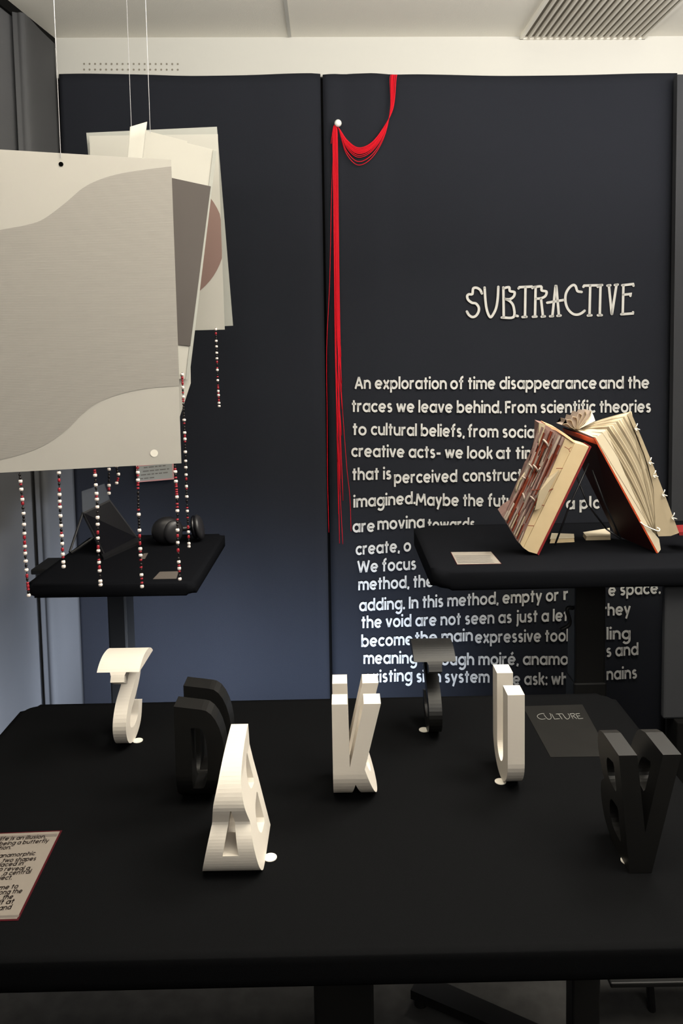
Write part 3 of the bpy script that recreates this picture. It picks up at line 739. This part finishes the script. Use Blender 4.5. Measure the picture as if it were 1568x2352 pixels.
o = from_bm('rectangle_print', slab_bm(LB([bp(300, 388, .0025), bp(484, 428, .0025), bp(437, 795, .0025), bp(270, 775, .0025)]), 0.0006, -nB), 'dark_print', pbt); o['label'] = 'dark grey printed rectangle'
# curled strip
pC, nC = flat(None, 1.655, 290, 1.70, 340)
cp = lambda x, y: on_plane(x, y, pC, nC)
sheet('curled_flap', LB([cp(299, 291), cp(336, 280), cp(300, 640), cp(272, 640)]), 'white_sheet', pbt, 0.0009, 10, 12, 0.004)
# farthest pair with the pink disc
pD, nD = flat(None, 2.10, 200, 2.13, 520)
dp = lambda x, y, k=0.0: on_plane(x, y, pD + nD * k, nD)
pdt = thing('hanging_sheet', 'pale sheet with a dusty pink disc, farthest of the hanging sheets', 'poster', dp(500, 306), 0, 'hanging paper sheets')
LD_ = lambda pts: [p - pdt.location for p in pts]
from_bm('back_paper', slab_bm(LD_([dp(198, 305, -.02), dp(498, 291, -.02), dp(535, 748, -.02), dp(240, 763, -.02)]), 0.0009, -nD), 'grey_sheet', pdt)
from_bm('paper', slab_bm(LD_([dp(205, 312), dp(500, 308), dp(516, 757), dp(222, 764)]), 0.0009, -nD), 'white_sheet', pdt)
cc = []
for k in range(64):
    x, y = 364 + 152 * math.cos(k * math.pi / 32), 549 + 152 * math.sin(k * math.pi / 32); xe = 500 + (y - 308) * 16 / 449 - 0.2
    cc.append(dp(min(x, xe), y, .0012))
bm = bmesh.new(); fc = bm.faces.new([bm.verts.new(p) for p in LD_(cc)]); bmesh.ops.triangulate(bm, faces=[fc])
o = from_bm('disc_print', bm, 'pink_print', pdt); o['label'] = 'dusty pink printed disc'
# nylon lines to the ceiling
def vline(p, label):
    t = Vector((p.x, p.y, ZC)); dark_line('hanging_line', label, [p, t])
p = ap(140, 372, 0.002); vline(p + Vector((0, 0, 0.008)), 'thin clear line holding up the nearest hanging sheet')
vline(dp(302, 304, .0005), 'thin clear line holding up the farthest hanging sheet, left of a similar line')
vline(bp(345, 306, -.0004), 'thin clear line holding up the crooked hanging sheet')

# ------------------------------------------------------------------ bead strings
def bead_mesh(name, r, l, m):
    bm = bmesh.new(); prof = [(0.25, 1.0), (0.72, .93), (0.95, .6), (1.0, 0), (.95, -.6), (.72, -.93), (.25, -1.0)]; n = 12
    rings = [[bm.verts.new((r * a * math.cos(2 * math.pi * k / n), r * a * math.sin(2 * math.pi * k / n), l / 2 * z)) for k in range(n)] for a, z in prof]
    for r0, r1 in zip(rings, rings[1:]):
        for k in range(n): bm.faces.new((r0[k], r0[(k + 1) % n], r1[(k + 1) % n], r1[k]))
    bm.faces.new(rings[0]); bm.faces.new(rings[-1][::-1])
    bmesh.ops.recalc_face_normals(bm, faces=bm.faces)
    me = bpy.data.meshes.new(name); bm.to_mesh(me); bm.free()
    for p_ in me.polygons: p_.use_smooth = True
    me.materials.append(MATS[m]); return me
BW = bead_mesh('bead_white', .0042, .0068, 'bead_white'); BR = bead_mesh('bead_red', .0030, .0082, 'bead_red'); BS = bead_mesh('bead_small_red', .0031, .0042, 'bead_red'); BK = bead_mesh('bead_black', .0026, .0062, 'bead_black')
LEN = {BW: .0068, BR: .0082, BS: .0042, BK: .0062}
def bead_string(pts, label, seed, sc=1.0):
    pts = catmull([Vector(p) for p in pts], 10); rnd = random.Random(seed)
    o = thing('bead_string', label, 'bead string', pts[0], 0, 'bead strings under the hanging sheets')
    lp = [p - pts[0] for p in pts]
    from_bm('thread', tube_bm(lp, 0.0008, 5), 'thread_dark', o)
    seg = [0]
    for a_, b_ in zip(lp, lp[1:]): seg.append(seg[-1] + (b_ - a_).length)
    s = 0.002; last = None
    while s < seg[-1]:
        if last in (None, BK, BR, BS) and rnd.random() < 0.46: k = BW
        else: k = rnd.choice([BR, BS, BS, BK, BK, BK])
        if seg[-1] - s < 0.008: k = BW
        h = LEN[k] * sc; c = s + h / 2
        i = max(0, min(len(seg) - 2, next((j for j in range(len(seg) - 1) if seg[j + 1] >= c), len(seg) - 2)))
        t = (c - seg[i]) / max(1e-6, seg[i + 1] - seg[i]); pos = lp[i].lerp(lp[i + 1], t)
        b_ = bpy.data.objects.new('bead', k); C.objects.link(b_); b_.parent = o; b_.location = pos
        b_.scale = (sc * rnd.uniform(.92, 1.05), sc * rnd.uniform(.92, 1.05), sc * rnd.uniform(.9, 1.05))
        b_['label'] = {BW: 'white bead', BR: 'long red bead', BS: 'small red bead', BK: 'black bead'}[k]
        s += h + rnd.choice([0.0002, 0.0006, 0.0025, 0.0045]); last = k
N = 'bead string hanging from nearest sheet, '
for i, (a_, b_, lab) in enumerate((
    ((45, 1085), (66, 1369), N + 'leftmost and longest'),
    ((135, 1080), (146, 1301), N + 'second from the left'),
    ((217, 1076), (231, 1346), N + 'third from left, before the tablet'),
    ((316, 1070), (326, 1346), N + 'at left edge of wall label'),
    ((401, 1066), (413, 1333), N + 'at its lower right corner'))):
    A_, B_ = ap(*a_, -0.004), ap(*b_, -0.004)
    m1 = A_.lerp(B_, .33) + Vector((.0015 * (-1) ** i, 0, 0)); m2 = A_.lerp(B_, .66) - Vector((.001, 0, 0))
    bead_string([A_, m1, m2, B_], 'red and white ' + lab, 20 + i)
bead_string([bp(418, 855, .0012), bp(424, 1000, .001), bp(429, 1150, .001), bp(434, 1259, .001)], 'red and white bead string hanging from the crooked sheet, right of the wall label', 31)
bead_string([dp(495, 752, .0012), dp(497, 800, .001), dp(500, 880, .001), dp(503, 931, .001)], 'red and white bead string hanging alone from the farthest sheet', 32, 0.95)
z1, z2 = bp(250, 965, -.0108), bp(250, 1131, -.0108)
bead_string([z1, z1.lerp(z2, .5), z2], 'short bead string ending above the tablet, left of a shorter one', 33)
bead_string([bp(x, y, -.0108) for x, y in ((266, 965), (268, 1040), (268, 1078), (272, 1092), (267, 1112))], 'very short crooked bead string left of the wall label', 34)

# ------------------------------------------------------------------ red yarn and pin
YD = 0.052
yp = lambda x, y, k=0.0: wallp(x, y, YD + k)
yb = thing('red_yarn_bundle', 'bundle of red yarn looping from the wall top over a white pin', 'yarn', yp(770, 285))
def strand(px, r=0.0011, dk=0.0):
    pts = catmull([yp(x, y, dk) for x, y in px], 8)
    from_bm('strand', tube_bm([p - yb.location for p in pts], r, 6), 'red_yarn', yb, True)
rr = random.Random(3)
for k in range(13):
    t = k / 12; sag = [0, 2, 4, 5, 7, 8, 10, 12, 14, 18, 22, 32, 40][k]
    xt = 898 + 14 * (1 - t) + rr.uniform(-1.5, 1.5); dk = rr.uniform(0, .006)
    strand([(xt, 171.5), (xt - 2, 184), (892 + 10 * (1 - t) + t * 4, 250), (876 + 6 * t, 300 + sag * .35), (850 + 4 * t, 330 + sag * .8), (822, 339 + sag), (797 - 2 * t, 322 + sag * .75), (779, 296 + sag * .12), (768 + 4 * t, 286)], 0.0013, dk)
ends = [1130, 1000, 1180, 1248, 880, 940, 1100, 820, 1060, 1150, 980, 900]
for k, e_ in enumerate(ends):
    x0 = 764 + 10.5 * k / 11; dk = rr.uniform(0, .006); xe = 779 + rr.uniform(-5, 9) * (e_ - 280) / 900
    strand([(771, 284), (x0 + rr.uniform(-.5, .5), 305), (x0 + 1 + rr.uniform(-.6, .6), 420), (x0 + 5 * .6 + rr.uniform(-.6, .6), 600), (x0 + 6 + rr.uniform(-1, 1), 600 + (e_ - 600) * .5), (xe, e_)], 0.0013, dk)
strand([(771, 284), (776, 400), (777, 620), (782, 860), (795, 1060), (803, 1140), (806, 1220)], 0.0009)
strand([(769, 284), (762, 420), (757, 640), (750, 800), (751, 960), (752, 1100), (755, 1223)], 0.0010)
strand([(769, 284), (764, 300), (760, 330)], 0.0010)
strand([(771, 284), (774, 500), (778, 800), (779, 1000), (781, 1130), (787, 1250)], 0.0010, .003)
bm = bmesh.new(); c = yp(776, 283, 0.010)
bmesh.ops.create_uvsphere(bm, u_segments=20, v_segments=12, radius=0.0128, matrix=Matrix.Translation((0, 0, 0)))
pn = thing('push_pin', 'white round-headed pin in the wall holding the red yarn', 'pin', c)
from_bm('head', bm, 'pin_white', pn, True)
from_bm('needle', tube_bm([(0, 0, 0), tuple(-wn * 0.045)], 0.0015, 8), 'nylon', pn)

# ------------------------------------------------------------------ the tent of two books on the right table
BY = on_z(1236, 1276, ZS).y                      # distance of the tent's front faces
bpx = lambda x, y, k=0.0: at_y(x, y, BY + k)
# --- left book, its carved fore-edge towards us
lb = thing('carved_book', 'thick book with torn carved pages leaning right, left half of the book tent', 'book', bpx(1236, 1276))
def over(p, z=ZS + .0015): return Vector((p.x, p.y, max(p.z, z)))
LLb = lambda pts: [over(p) - lb.location for p in pts]
dep = 0.06
back = lambda pts: [p + Vector((0.002, dep, 0.004)) for p in pts]
blk = [(1233, 1272.5), (1214, 1267), (1202, 1258.5), (1320, 1017), (1352, 1026)]
P = LLb([bpx(*q_) for q_ in blk]); from_bm('page_block', prism_bm(P, back(P)), 'page_cream', lb)
stp = [(1201, 1258), (1194, 1249), (1299, 1003), (1319, 1016.5)]
P = LLb([bpx(x, y, .003) for x, y in stp]); from_bm('page_signature', prism_bm(P, back(P)), 'page_cream', lb)
crv = [(1193.5, 1249), (1186, 1241), (1172, 1217), (1151, 1183), (1164, 1170), (1178, 1161), (1198, 1114), (1214, 1073), (1230, 1045), (1237, 1018), (1238, 972), (1253, 976), (1298, 1003)]
P = LLb([bpx(x, y, .006) for x, y in crv]); from_bm('carved_pages', prism_bm(P, back(P)), 'torn_mauve', lb)
cov = [(1233.5, 1273), (1237, 1277), (1358, 1026), (1355, 1025)]
P = LLb([bpx(x, y, -.004) for x, y in cov]); o = from_bm('cover', prism_bm(P, [p + Vector((0.002, dep + .003, 0.004)) for p in P]), 'cover_red', lb)
rr = random.Random(11)
ax = Vector((122, -251)).normalized()                       # long direction of the book in the photo
pr_ = Vector((-ax.y, ax.x)) * -1
def on_face(s, t):
    """s along the length 0..1, t across the carved part 0..1"""
    b_ = Vector((1194, 1249)).lerp(Vector((1154, 1185)), t); e_ = Vector((1299, 1004)).lerp(Vector((1240, 976)), t)
    mid_ = b_.lerp(e_, s); 
    return mid_ + Vector((6 * math.sin(s * 3.1) * t, 2 * math.sin(s * 3.1) * t))
mats = ['torn_mauve', 'torn_shaded_grey', 'torn_rust', 'torn_rust', 'torn_mauve', 'torn_shaded_grey']
for k in range(84):
    t = rr.uniform(.06, .96); s0_ = rr.uniform(0.0, .85); ln_ = rr.uniform(.12, .45); s1_ = min(.99, s0_ + ln_)
    wdt = rr.uniform(.018, .055); a_ = on_face(s0_, t); b_ = on_face(s1_, t + rr.uniform(-.03, .03)); off = rr.uniform(.001, .010)
    t2 = min(.99, t + wdt); c_ = on_face(s1_, t2); d_ = on_face(s0_, t2)
    f = LLb([bpx(q_.x, q_.y, .006 - off) for q_ in (a_, b_, c_, d_)])
    f[1] = f[1] - Vector((0, rr.uniform(0, .012), 0))
    from_bm('torn_strip', prism_bm(f, [p + Vector((0, off + .004, 0)) for p in f]), mats[k % 6], lb)
for x0, y0, x1, y1, wd_ in ((1214, 1066, 1222, 1078, 4), (1224, 1068, 1234, 1082, 4), (1217, 1140, 1227, 1151, 4), (1200, 1133, 1203, 1150, 4), (1199, 1096, 1205, 1100, 4), (1247, 1010, 1258, 1026, 5), (1232, 1083, 1240, 1074, 3)):
    a_, b_ = bpx(x0, y0, -.008), bpx(x1, y1, -.012)
    from_bm('paper_curl', tube_bm([p - lb.location for p in catmull([a_, a_.lerp(b_, .5) + Vector((0, -.008, .002)), b_], 4)], wd_ / F * BY / 2, 8), 'torn_shaded_grey', lb, True)
for k in range(10):
    t = .04 + .095 * k; a_, b_ = on_face(-.005 + .01 * (k % 3), t), on_face(.10 + .05 * (k % 4), t); c_, d_ = on_face(.10 + .05 * (k % 4), t + .035), on_face(0, t + .035)
    f = LLb([bpx(q_.x, q_.y, -.002) for q_ in (a_, b_, c_, d_)])
    from_bm('torn_strip', prism_bm(f, [p + Vector((0, .012, 0)) for p in f]), ['torn_shaded_grey', 'torn_rust', 'page_dull'][k % 3], lb)
f = LLb([bpx(1238, 971, -.001), bpx(1252, 975, -.001), bpx(1247, 1000, -.001), bpx(1241, 1034, -.001), bpx(1234, 1040, -.001), bpx(1237, 1015, -.001)])
from_bm('loose_leaf', prism_bm(f, [p + Vector((0, .01, 0)) for p in f]), 'page_dull', lb)
# pulled cream flap and tied threads on the carved face
f = LLb([bpx(1256, 1100, -.004), bpx(1284, 1080, -.004), bpx(1240, 1168, -.010), bpx(1228, 1172, -.010), bpx(1238, 1130, -.012)])
from_bm('torn_flap', prism_bm(f, [p + Vector((0, .009, 0)) for p in f]), 'page_dull', lb)
for seg_ in (((1296, 1026), (1306, 1032), (1312, 1027)), ((1306, 1032), (1308, 1038)), ((1277, 1076), (1292, 1076)), ((1220, 1126), (1240, 1124), (1268, 1125), (1270, 1122)), ((1234, 1160), (1250, 1161)), ((1212, 1207), (1226, 1208)), ((1236, 1139), (1255, 1133), (1268, 1122))):
    from_bm('thread', tube_bm(LLb([bpx(x, y, -.006) for x, y in seg_]), .0009, 6), 'torn_rust', lb)
f = LLb([bpx(1252, 973, .01), bpx(1278, 984, .004), bpx(1300, 998, .002), bpx(1320, 1013, 0), bpx(1316, 1016, -.003), bpx(1296, 1002, 0), bpx(1276, 989, .004), bpx(1253, 980, .008)])
o = from_bm('torn_edge', prism_bm(f, [p + Vector((0, .05, .004)) for p in f]), 'torn_peach', lb); o['label'] = 'peach torn top edge'
# hanging loop of paper on the left
from_bm('paper_loop', tube_bm(LLb([bpx(x, y, .0) for x, y in ((1206, 1086), (1192, 1105), (1186, 1120), (1184, 1130))]), .003, 8), 'page_dull', lb, True)

# --- right book, fanned pages
rb = thing('fanned_book', 'open book with fanned cream pages leaning left, right half of the book tent', 'book', bpx(1507, 1278))
LRb = lambda pts: [over(p) - rb.location for p in pts]
# cover board: front edge, receding to the back left
bf0, bf1 = bpx(1364, 1008), bpx(1508, 1279)
bk0, bk1 = at_y(1292, 983, BY + .17), at_y(1412, 1228, BY + .17)
nb = (bf1 - bf0).cross(bk0 - bf0).normalized()
if nb.x < 0: nb = -nb
P = LRb([bf0, bf1, bk1, bk0]); o = from_bm('cover', prism_bm(P, [p + nb * .004 for p in P]), 'cover_shaded', rb); o['label'] = 'maroon cover board, coloured darker for the shade inside the tent'
P = LRb([bf0 - nb * .0005, bf0.lerp(bf1, .045) - nb * .0005, bk0.lerp(bk1, .045) - nb * .0005, bk0 - nb * .0005]); from_bm('cover_lip', prism_bm(P, [p - nb * .001 for p in P]), 'cover_orange', rb)
P = LRb([bpx(1363.5, 1006.5, -.002), bpx(1366.5, 1006.5, -.002), bpx(1511, 1275, -.002), bpx(1507, 1280, -.002)])
from_bm('cover_edge', prism_bm(P, [p + Vector((0, .006, 0)) for p in P]), 'cover_orange', rb)
# tight block of pages next to the board
P = LRb([bpx(x, y) for x, y in ((1367, 1006), (1392, 988), (1404, 1018), (1440, 1100), (1488, 1208), (1513, 1238), (1517, 1262), (1511, 1275))])
bkp = LRb([at_y(1303, 979, BY + .16), at_y(1328, 982, BY + .16), at_y(1350, 1010, BY + .16), at_y(1378, 1070, BY + .16), at_y(1418, 1180, BY + .16), at_y(1432, 1205, BY + .16), at_y(1436, 1222, BY + .16), at_y(1427, 1228, BY + .16)])
from_bm('page_block', prism_bm(P, bkp), 'page_light', rb)
# fanned leaves
tops = [(1367, 1004), (1372, 1000), (1377, 997), (1383, 993), (1388, 989.5), (1392, 986), (1398, 979), (1406, 977), (1413, 971), (1419, 967), (1424, 963), (1429, 960), (1434, 956), (1438, 952), (1444, 948), (1449, 945)]
nl = len(tops)
for i, (tx, ty) in enumerate(tops):
    q_ = i / (nl - 1)
    bx, by = 1500 + 8 * q_, 1222 - 6 * q_
    if i >= nl - 2: bx, by = 1506 + (i - nl + 2) * 4, 1228
    # front edge curve
    bow = 10 * math.sin(q_ * 3.0) + (18 * q_ if i < nl - 2 else -3)
    pts = []
    for k in range(11):
        v = k / 10; x = tx + (bx - tx) * v; y = ty + (by - ty) * v
        b_ = math.sin(v * math.pi) * bow
        pts.append(bpx(x + b_ * .85, y - b_ * .35, .002 * (i % 3)))
    bt_ = at_y(1318 + 3 * q_, 987 - 2 * q_, BY + .17); bb_ = at_y(1450, 1215, BY + .15)
    bm = bmesh.new(); V = []
    for k, p in enumerate(pts):
        e_ = bt_.lerp(bb_, k / 10); row = []
        for j in range(5):
            w_ = j / 4; cv = math.sin(w_ * math.pi) * (.008 * (q_ - .4))
            row.append(bm.verts.new(over(p.lerp(e_, w_) + Vector((cv * .5, 0, cv))) - rb.location))
        V.append(row)
    for k in range(10):
        for j in range(4): bm.faces.new((V[k][j], V[k][j + 1], V[k + 1][j + 1], V[k + 1][j]))
    o = from_bm('page', bm, 'page_light' if i % 3 else 'page_dull', rb, True)
    md = o.modifiers.new('thickness', 'SOLIDIFY'); md.thickness = .0016 if i % 3 else .003; md.offset = 0
# last broad leaf at the right
P = LRb([bpx(1448, 946, -.001), bpx(1452, 958, -.001), bpx(1476, 1012, -.001), bpx(1500, 1070, -.001), bpx(1530, 1146, -.001), bpx(1559, 1224, -.001), bpx(1540, 1231, -.002), bpx(1512, 1232, -.003), bpx(1505, 1215, -.002), bpx(1500, 1120, -.001), bpx(1488, 1070, -.001), bpx(1468, 1010, -.001), bpx(1440, 952, -.001)])
from_bm('end_page', prism_bm(P, [p + Vector((.004, .02, 0)) for p in P]), 'page_dull', rb)
f = LRb([bpx(1558, 1222, 0), bpx(1600, 1220, 0), bpx(1600, 1229, 0), bpx(1560, 1230, 0)])
from_bm('cover_flap', prism_bm(f, [p + Vector((0, .08, 0)) for p in f]), 'cover_red', rb)
# string bows along the edge and the tie at the foot
for x, y in ((1460, 984), (1492, 1062), (1502, 1092), (1523, 1136), (1545, 1189)):
    bm = bmesh.new()
    for dx_, dy_ in ((11, 3), (4, -11), (2, 7)):
        tube_bm(LRb(catmull([bpx(x - 3, y, -.006), bpx(x + dx_ * .5, y + dy_ * .6, -.011), bpx(x + dx_ * .8, y + dy_, -.007)], 4)), .0014, 6, bm)
    from_bm('string_knot', bm, 'page_white', rb, True)
from_bm('tie_string', tube_bm(LRb(catmull([bpx(1470, 1199, -.004), bpx(1480, 1207, -.006), bpx(1500, 1216, -.008), bpx(1512, 1220, -.012), bpx(1514, 1215, -.010), bpx(1508, 1212, -.008)], 6)), .0018, 6), 'page_white', rb, True)
# curled leaves at the peak
pk = [((1327, 986), (1340, 972), (1354, 957), (1357, 944)), ((1326, 986), (1336, 970), (1345, 953), (1343, 945)), ((1325, 986), (1330, 970), (1336, 955), (1330, 949)), ((1324, 986), (1326, 972), (1324, 960), (1316, 957)), ((1322, 986), (1316, 976), (1312, 966), (1303, 964)), ((1320, 986), (1310, 980), (1302, 973), (1292, 974))]
for i, c4 in enumerate(pk):
    fr4 = catmull([at_y(x, y, BY + .092) for x, y in c4], 5); bk4 = catmull([at_y(x - 2, y - 1, BY + .17) for x, y in c4], 5)
    bm = bmesh.new(); va = [bm.verts.new(p - rb.location) for p in fr4]; vb = [bm.verts.new(p - rb.location) for p in bk4]
    for k in range(len(va) - 1): bm.faces.new((va[k], va[k + 1], vb[k + 1], vb[k]))
    o = from_bm('curled_page', bm, 'page_dull', rb, True)
    md = o.modifiers.new('thickness', 'SOLIDIFY'); md.thickness = .0012
f = [at_y(x, y, BY + .098) for x, y in ((1328, 986), (1342, 974), (1353, 957), (1357, 945), (1362, 955), (1366, 967), (1350, 975))]
P = LRb(f); o = from_bm('lit_page', prism_bm(P, [p + Vector((.002, .004, 0)) for p in P]), 'page_white', rb); o['label'] = 'white page turned to the light, brightness put into its colour'  # whiter than the other pages: light on it is put into the colour
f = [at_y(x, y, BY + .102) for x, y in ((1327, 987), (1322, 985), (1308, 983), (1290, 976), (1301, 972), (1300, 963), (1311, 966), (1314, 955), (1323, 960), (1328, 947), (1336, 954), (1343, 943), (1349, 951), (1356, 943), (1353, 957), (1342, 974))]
P = LRb(f); from_bm('curled_leaves', prism_bm(P, [p + Vector((0, .06, 0)) for p in P]), 'torn_shaded_grey', rb)  # these leaves are not torn; the darker grey paints in their shade
# page tops (upper surface of the fan)
# black wire easel inside the tent
ws = thing('wire_easel', 'thin black wire easel inside the tent between the two books', 'easel', on_z(1330, 1240, ZS))
for seg_, k in ((((1352, 1064), (1308, 1160), (1274, 1252)), .05), (((1322, 1090), (1350, 1160), (1392, 1215)), .10), (((1360, 1080), (1388, 1155), (1424, 1235)), .06), (((1392, 1215), (1426, 1238)), .06)):
    pts = [bpx(x, y, k) for x, y in seg_]
    pts = [Vector((p.x, p.y, max(p.z, ZS + .004))) for p in pts]
    from_bm('rod', tube_bm([p - ws.location for p in pts], .0028, 8), 'device_shell', ws, True)
# little folded paper pieces on the table inside the tent
def wedge(name, label, quad, h, m):
    P = [on_z(x, y, ZS + .0005) for x, y in quad]; o = thing(name, label, 'booklet', P[0], 0)
    lp = [p - P[0] for p in P]; n_ = len(lp)
    c = sum(lp, Vector()) / n_
    up = [p.lerp(c, .08) + Vector((0, 0, h)) for p in lp]
    from_bm('pages', prism_bm(lp, up), m, o)
    mid_ = [p.lerp(c, .02) + Vector((0, 0, h * 1.02)) for p in lp]
    from_bm('leaf', prism_bm(mid_, [p + Vector((0, 0, .0012)) for p in mid_]), 'page_light', o)
    return o
wedge('paper_booklet', 'small cream folded booklet lying inside the book tent, against the carved book', [(1262, 1248), (1319, 1245), (1318, 1236), (1266, 1234)], .012, 'page_cream')
wedge('paper_booklet', 'small cream folded booklet lying inside the book tent, under the fanned book', [(1345, 1241), (1402, 1240), (1400, 1222), (1338, 1232)], .012, 'page_dull')

# ------------------------------------------------------------------ things on the left table
# propped tablet with a clear stand
yT = on_z(240, 1275, ZS).y
tp_ = thing('propped_tablet', 'black tablet propped on a folding stand on the left table', 'tablet', on_z(240, 1276, ZS))
lt_ = lambda pts: [p - tp_.location for p in pts]
scr = [at_y(190, 1177, yT + .06), at_y(252, 1147, yT + .16), on_z(318, 1236, ZS + .004), on_z(240, 1276, ZS + .004)]
nT = (scr[1] - scr[0]).cross(scr[3] - scr[0]).normalized()
if nT.y > 0: nT = -nT
P = lt_(scr); from_bm('body', prism_bm(P, [p - nT * .008 for p in P]), 'device_shell', tp_)
c = sum(P, Vector()) / 4; P2 = [p.lerp(c, .08) + nT * .0006 for p in P]
faces_obj('screen', [P2], 'device_black', tp_)
e0, e1, e2, e3 = at_y(188, 1128, yT + .10), at_y(240, 1111, yT + .19), at_y(252, 1147, yT + .165), at_y(190, 1177, yT + .065)
P = lt_([e0, e1, e2, e3]); o = from_bm('clear_panel', prism_bm(P, [p - nT * .004 for p in P]), 'glass_edge', tp_); o['label'] = 'clear acrylic panel above the screen'
a_, b_ = on_z(162, 1283, ZS + .004), at_y(190, 1178, yT + .065)
from_bm('stand_leg', tube_bm(lt_([b_, at_y(160, 1268, a_.y)]), .0035, 8), 'device_shell', tp_)
from_bm('stand_leg', tube_bm(lt_([on_z(164, 1270, ZS + .006), at_y(217, 1234, yT + .04)]), .0045, 8), 'device_shell', tp_)
P = lt_([on_z(238, 1287, ZS), on_z(325, 1248, ZS), on_z(317, 1236, ZS), on_z(232, 1276, ZS)])
from_bm('base_tray', prism_bm(P, [p + Vector((0, 0, .008)) for p in P]), 'device_shell', tp_)
# headphones
hc = on_z(395, 1250, ZS)
hp = thing('headphones', 'black over-ear headphones lying on the left table', 'headphones', hc)
def ell_bm(c, rx, ry, rz, rot, bm=None):
    bm = bm or bmesh.new()
    bmesh.ops.create_uvsphere(bm, u_segments=28, v_segments=16, radius=1, matrix=Matrix.Translation(c) @ rot @ Matrix.Diagonal((rx, ry, rz, 1)))
    return bm
c1 = at_y(384, 1222, hc.y) - hc; c2 = at_y(457, 1212, hc.y + .03) - hc
c1.z = .044; c2.z = max(c2.z, .045)
o = from_bm('ear_cup', ell_bm(c1, .048, .030, .042, Matrix.Rotation(R(20), 4, 'Z')), 'device_shell', hp, True)
from_bm('cushion', ell_bm(c1 + Vector((.022, -.016, -.002)), .030, .014, .036, Matrix.Rotation(R(35), 4, 'Z')), 'cup_shell', o, True)
o = from_bm('ear_cup', ell_bm(c2, .014, .036, .040, Matrix.Rotation(R(-12), 4, 'Y')), 'cup_shell', hp, True)
from_bm('cushion', ell_bm(c2 + Vector((-.014, 0, 0)), .011, .034, .037, Matrix.Rotation(R(-8), 4, 'Y')), 'device_black', o, True)
bm = tube_bm(catmull([c2 + Vector((-.005, .02, .0)), c2 + Vector((-.03, .07, -.018)), (c1 + c2) / 2 + Vector((0, .12, -.026)), c1 + Vector((-.03, .09, -.022)), c1 + Vector((-.03, .01, -.005))], 8), .009, 10)
from_bm('headband', bm, 'device_shell', hp, True)
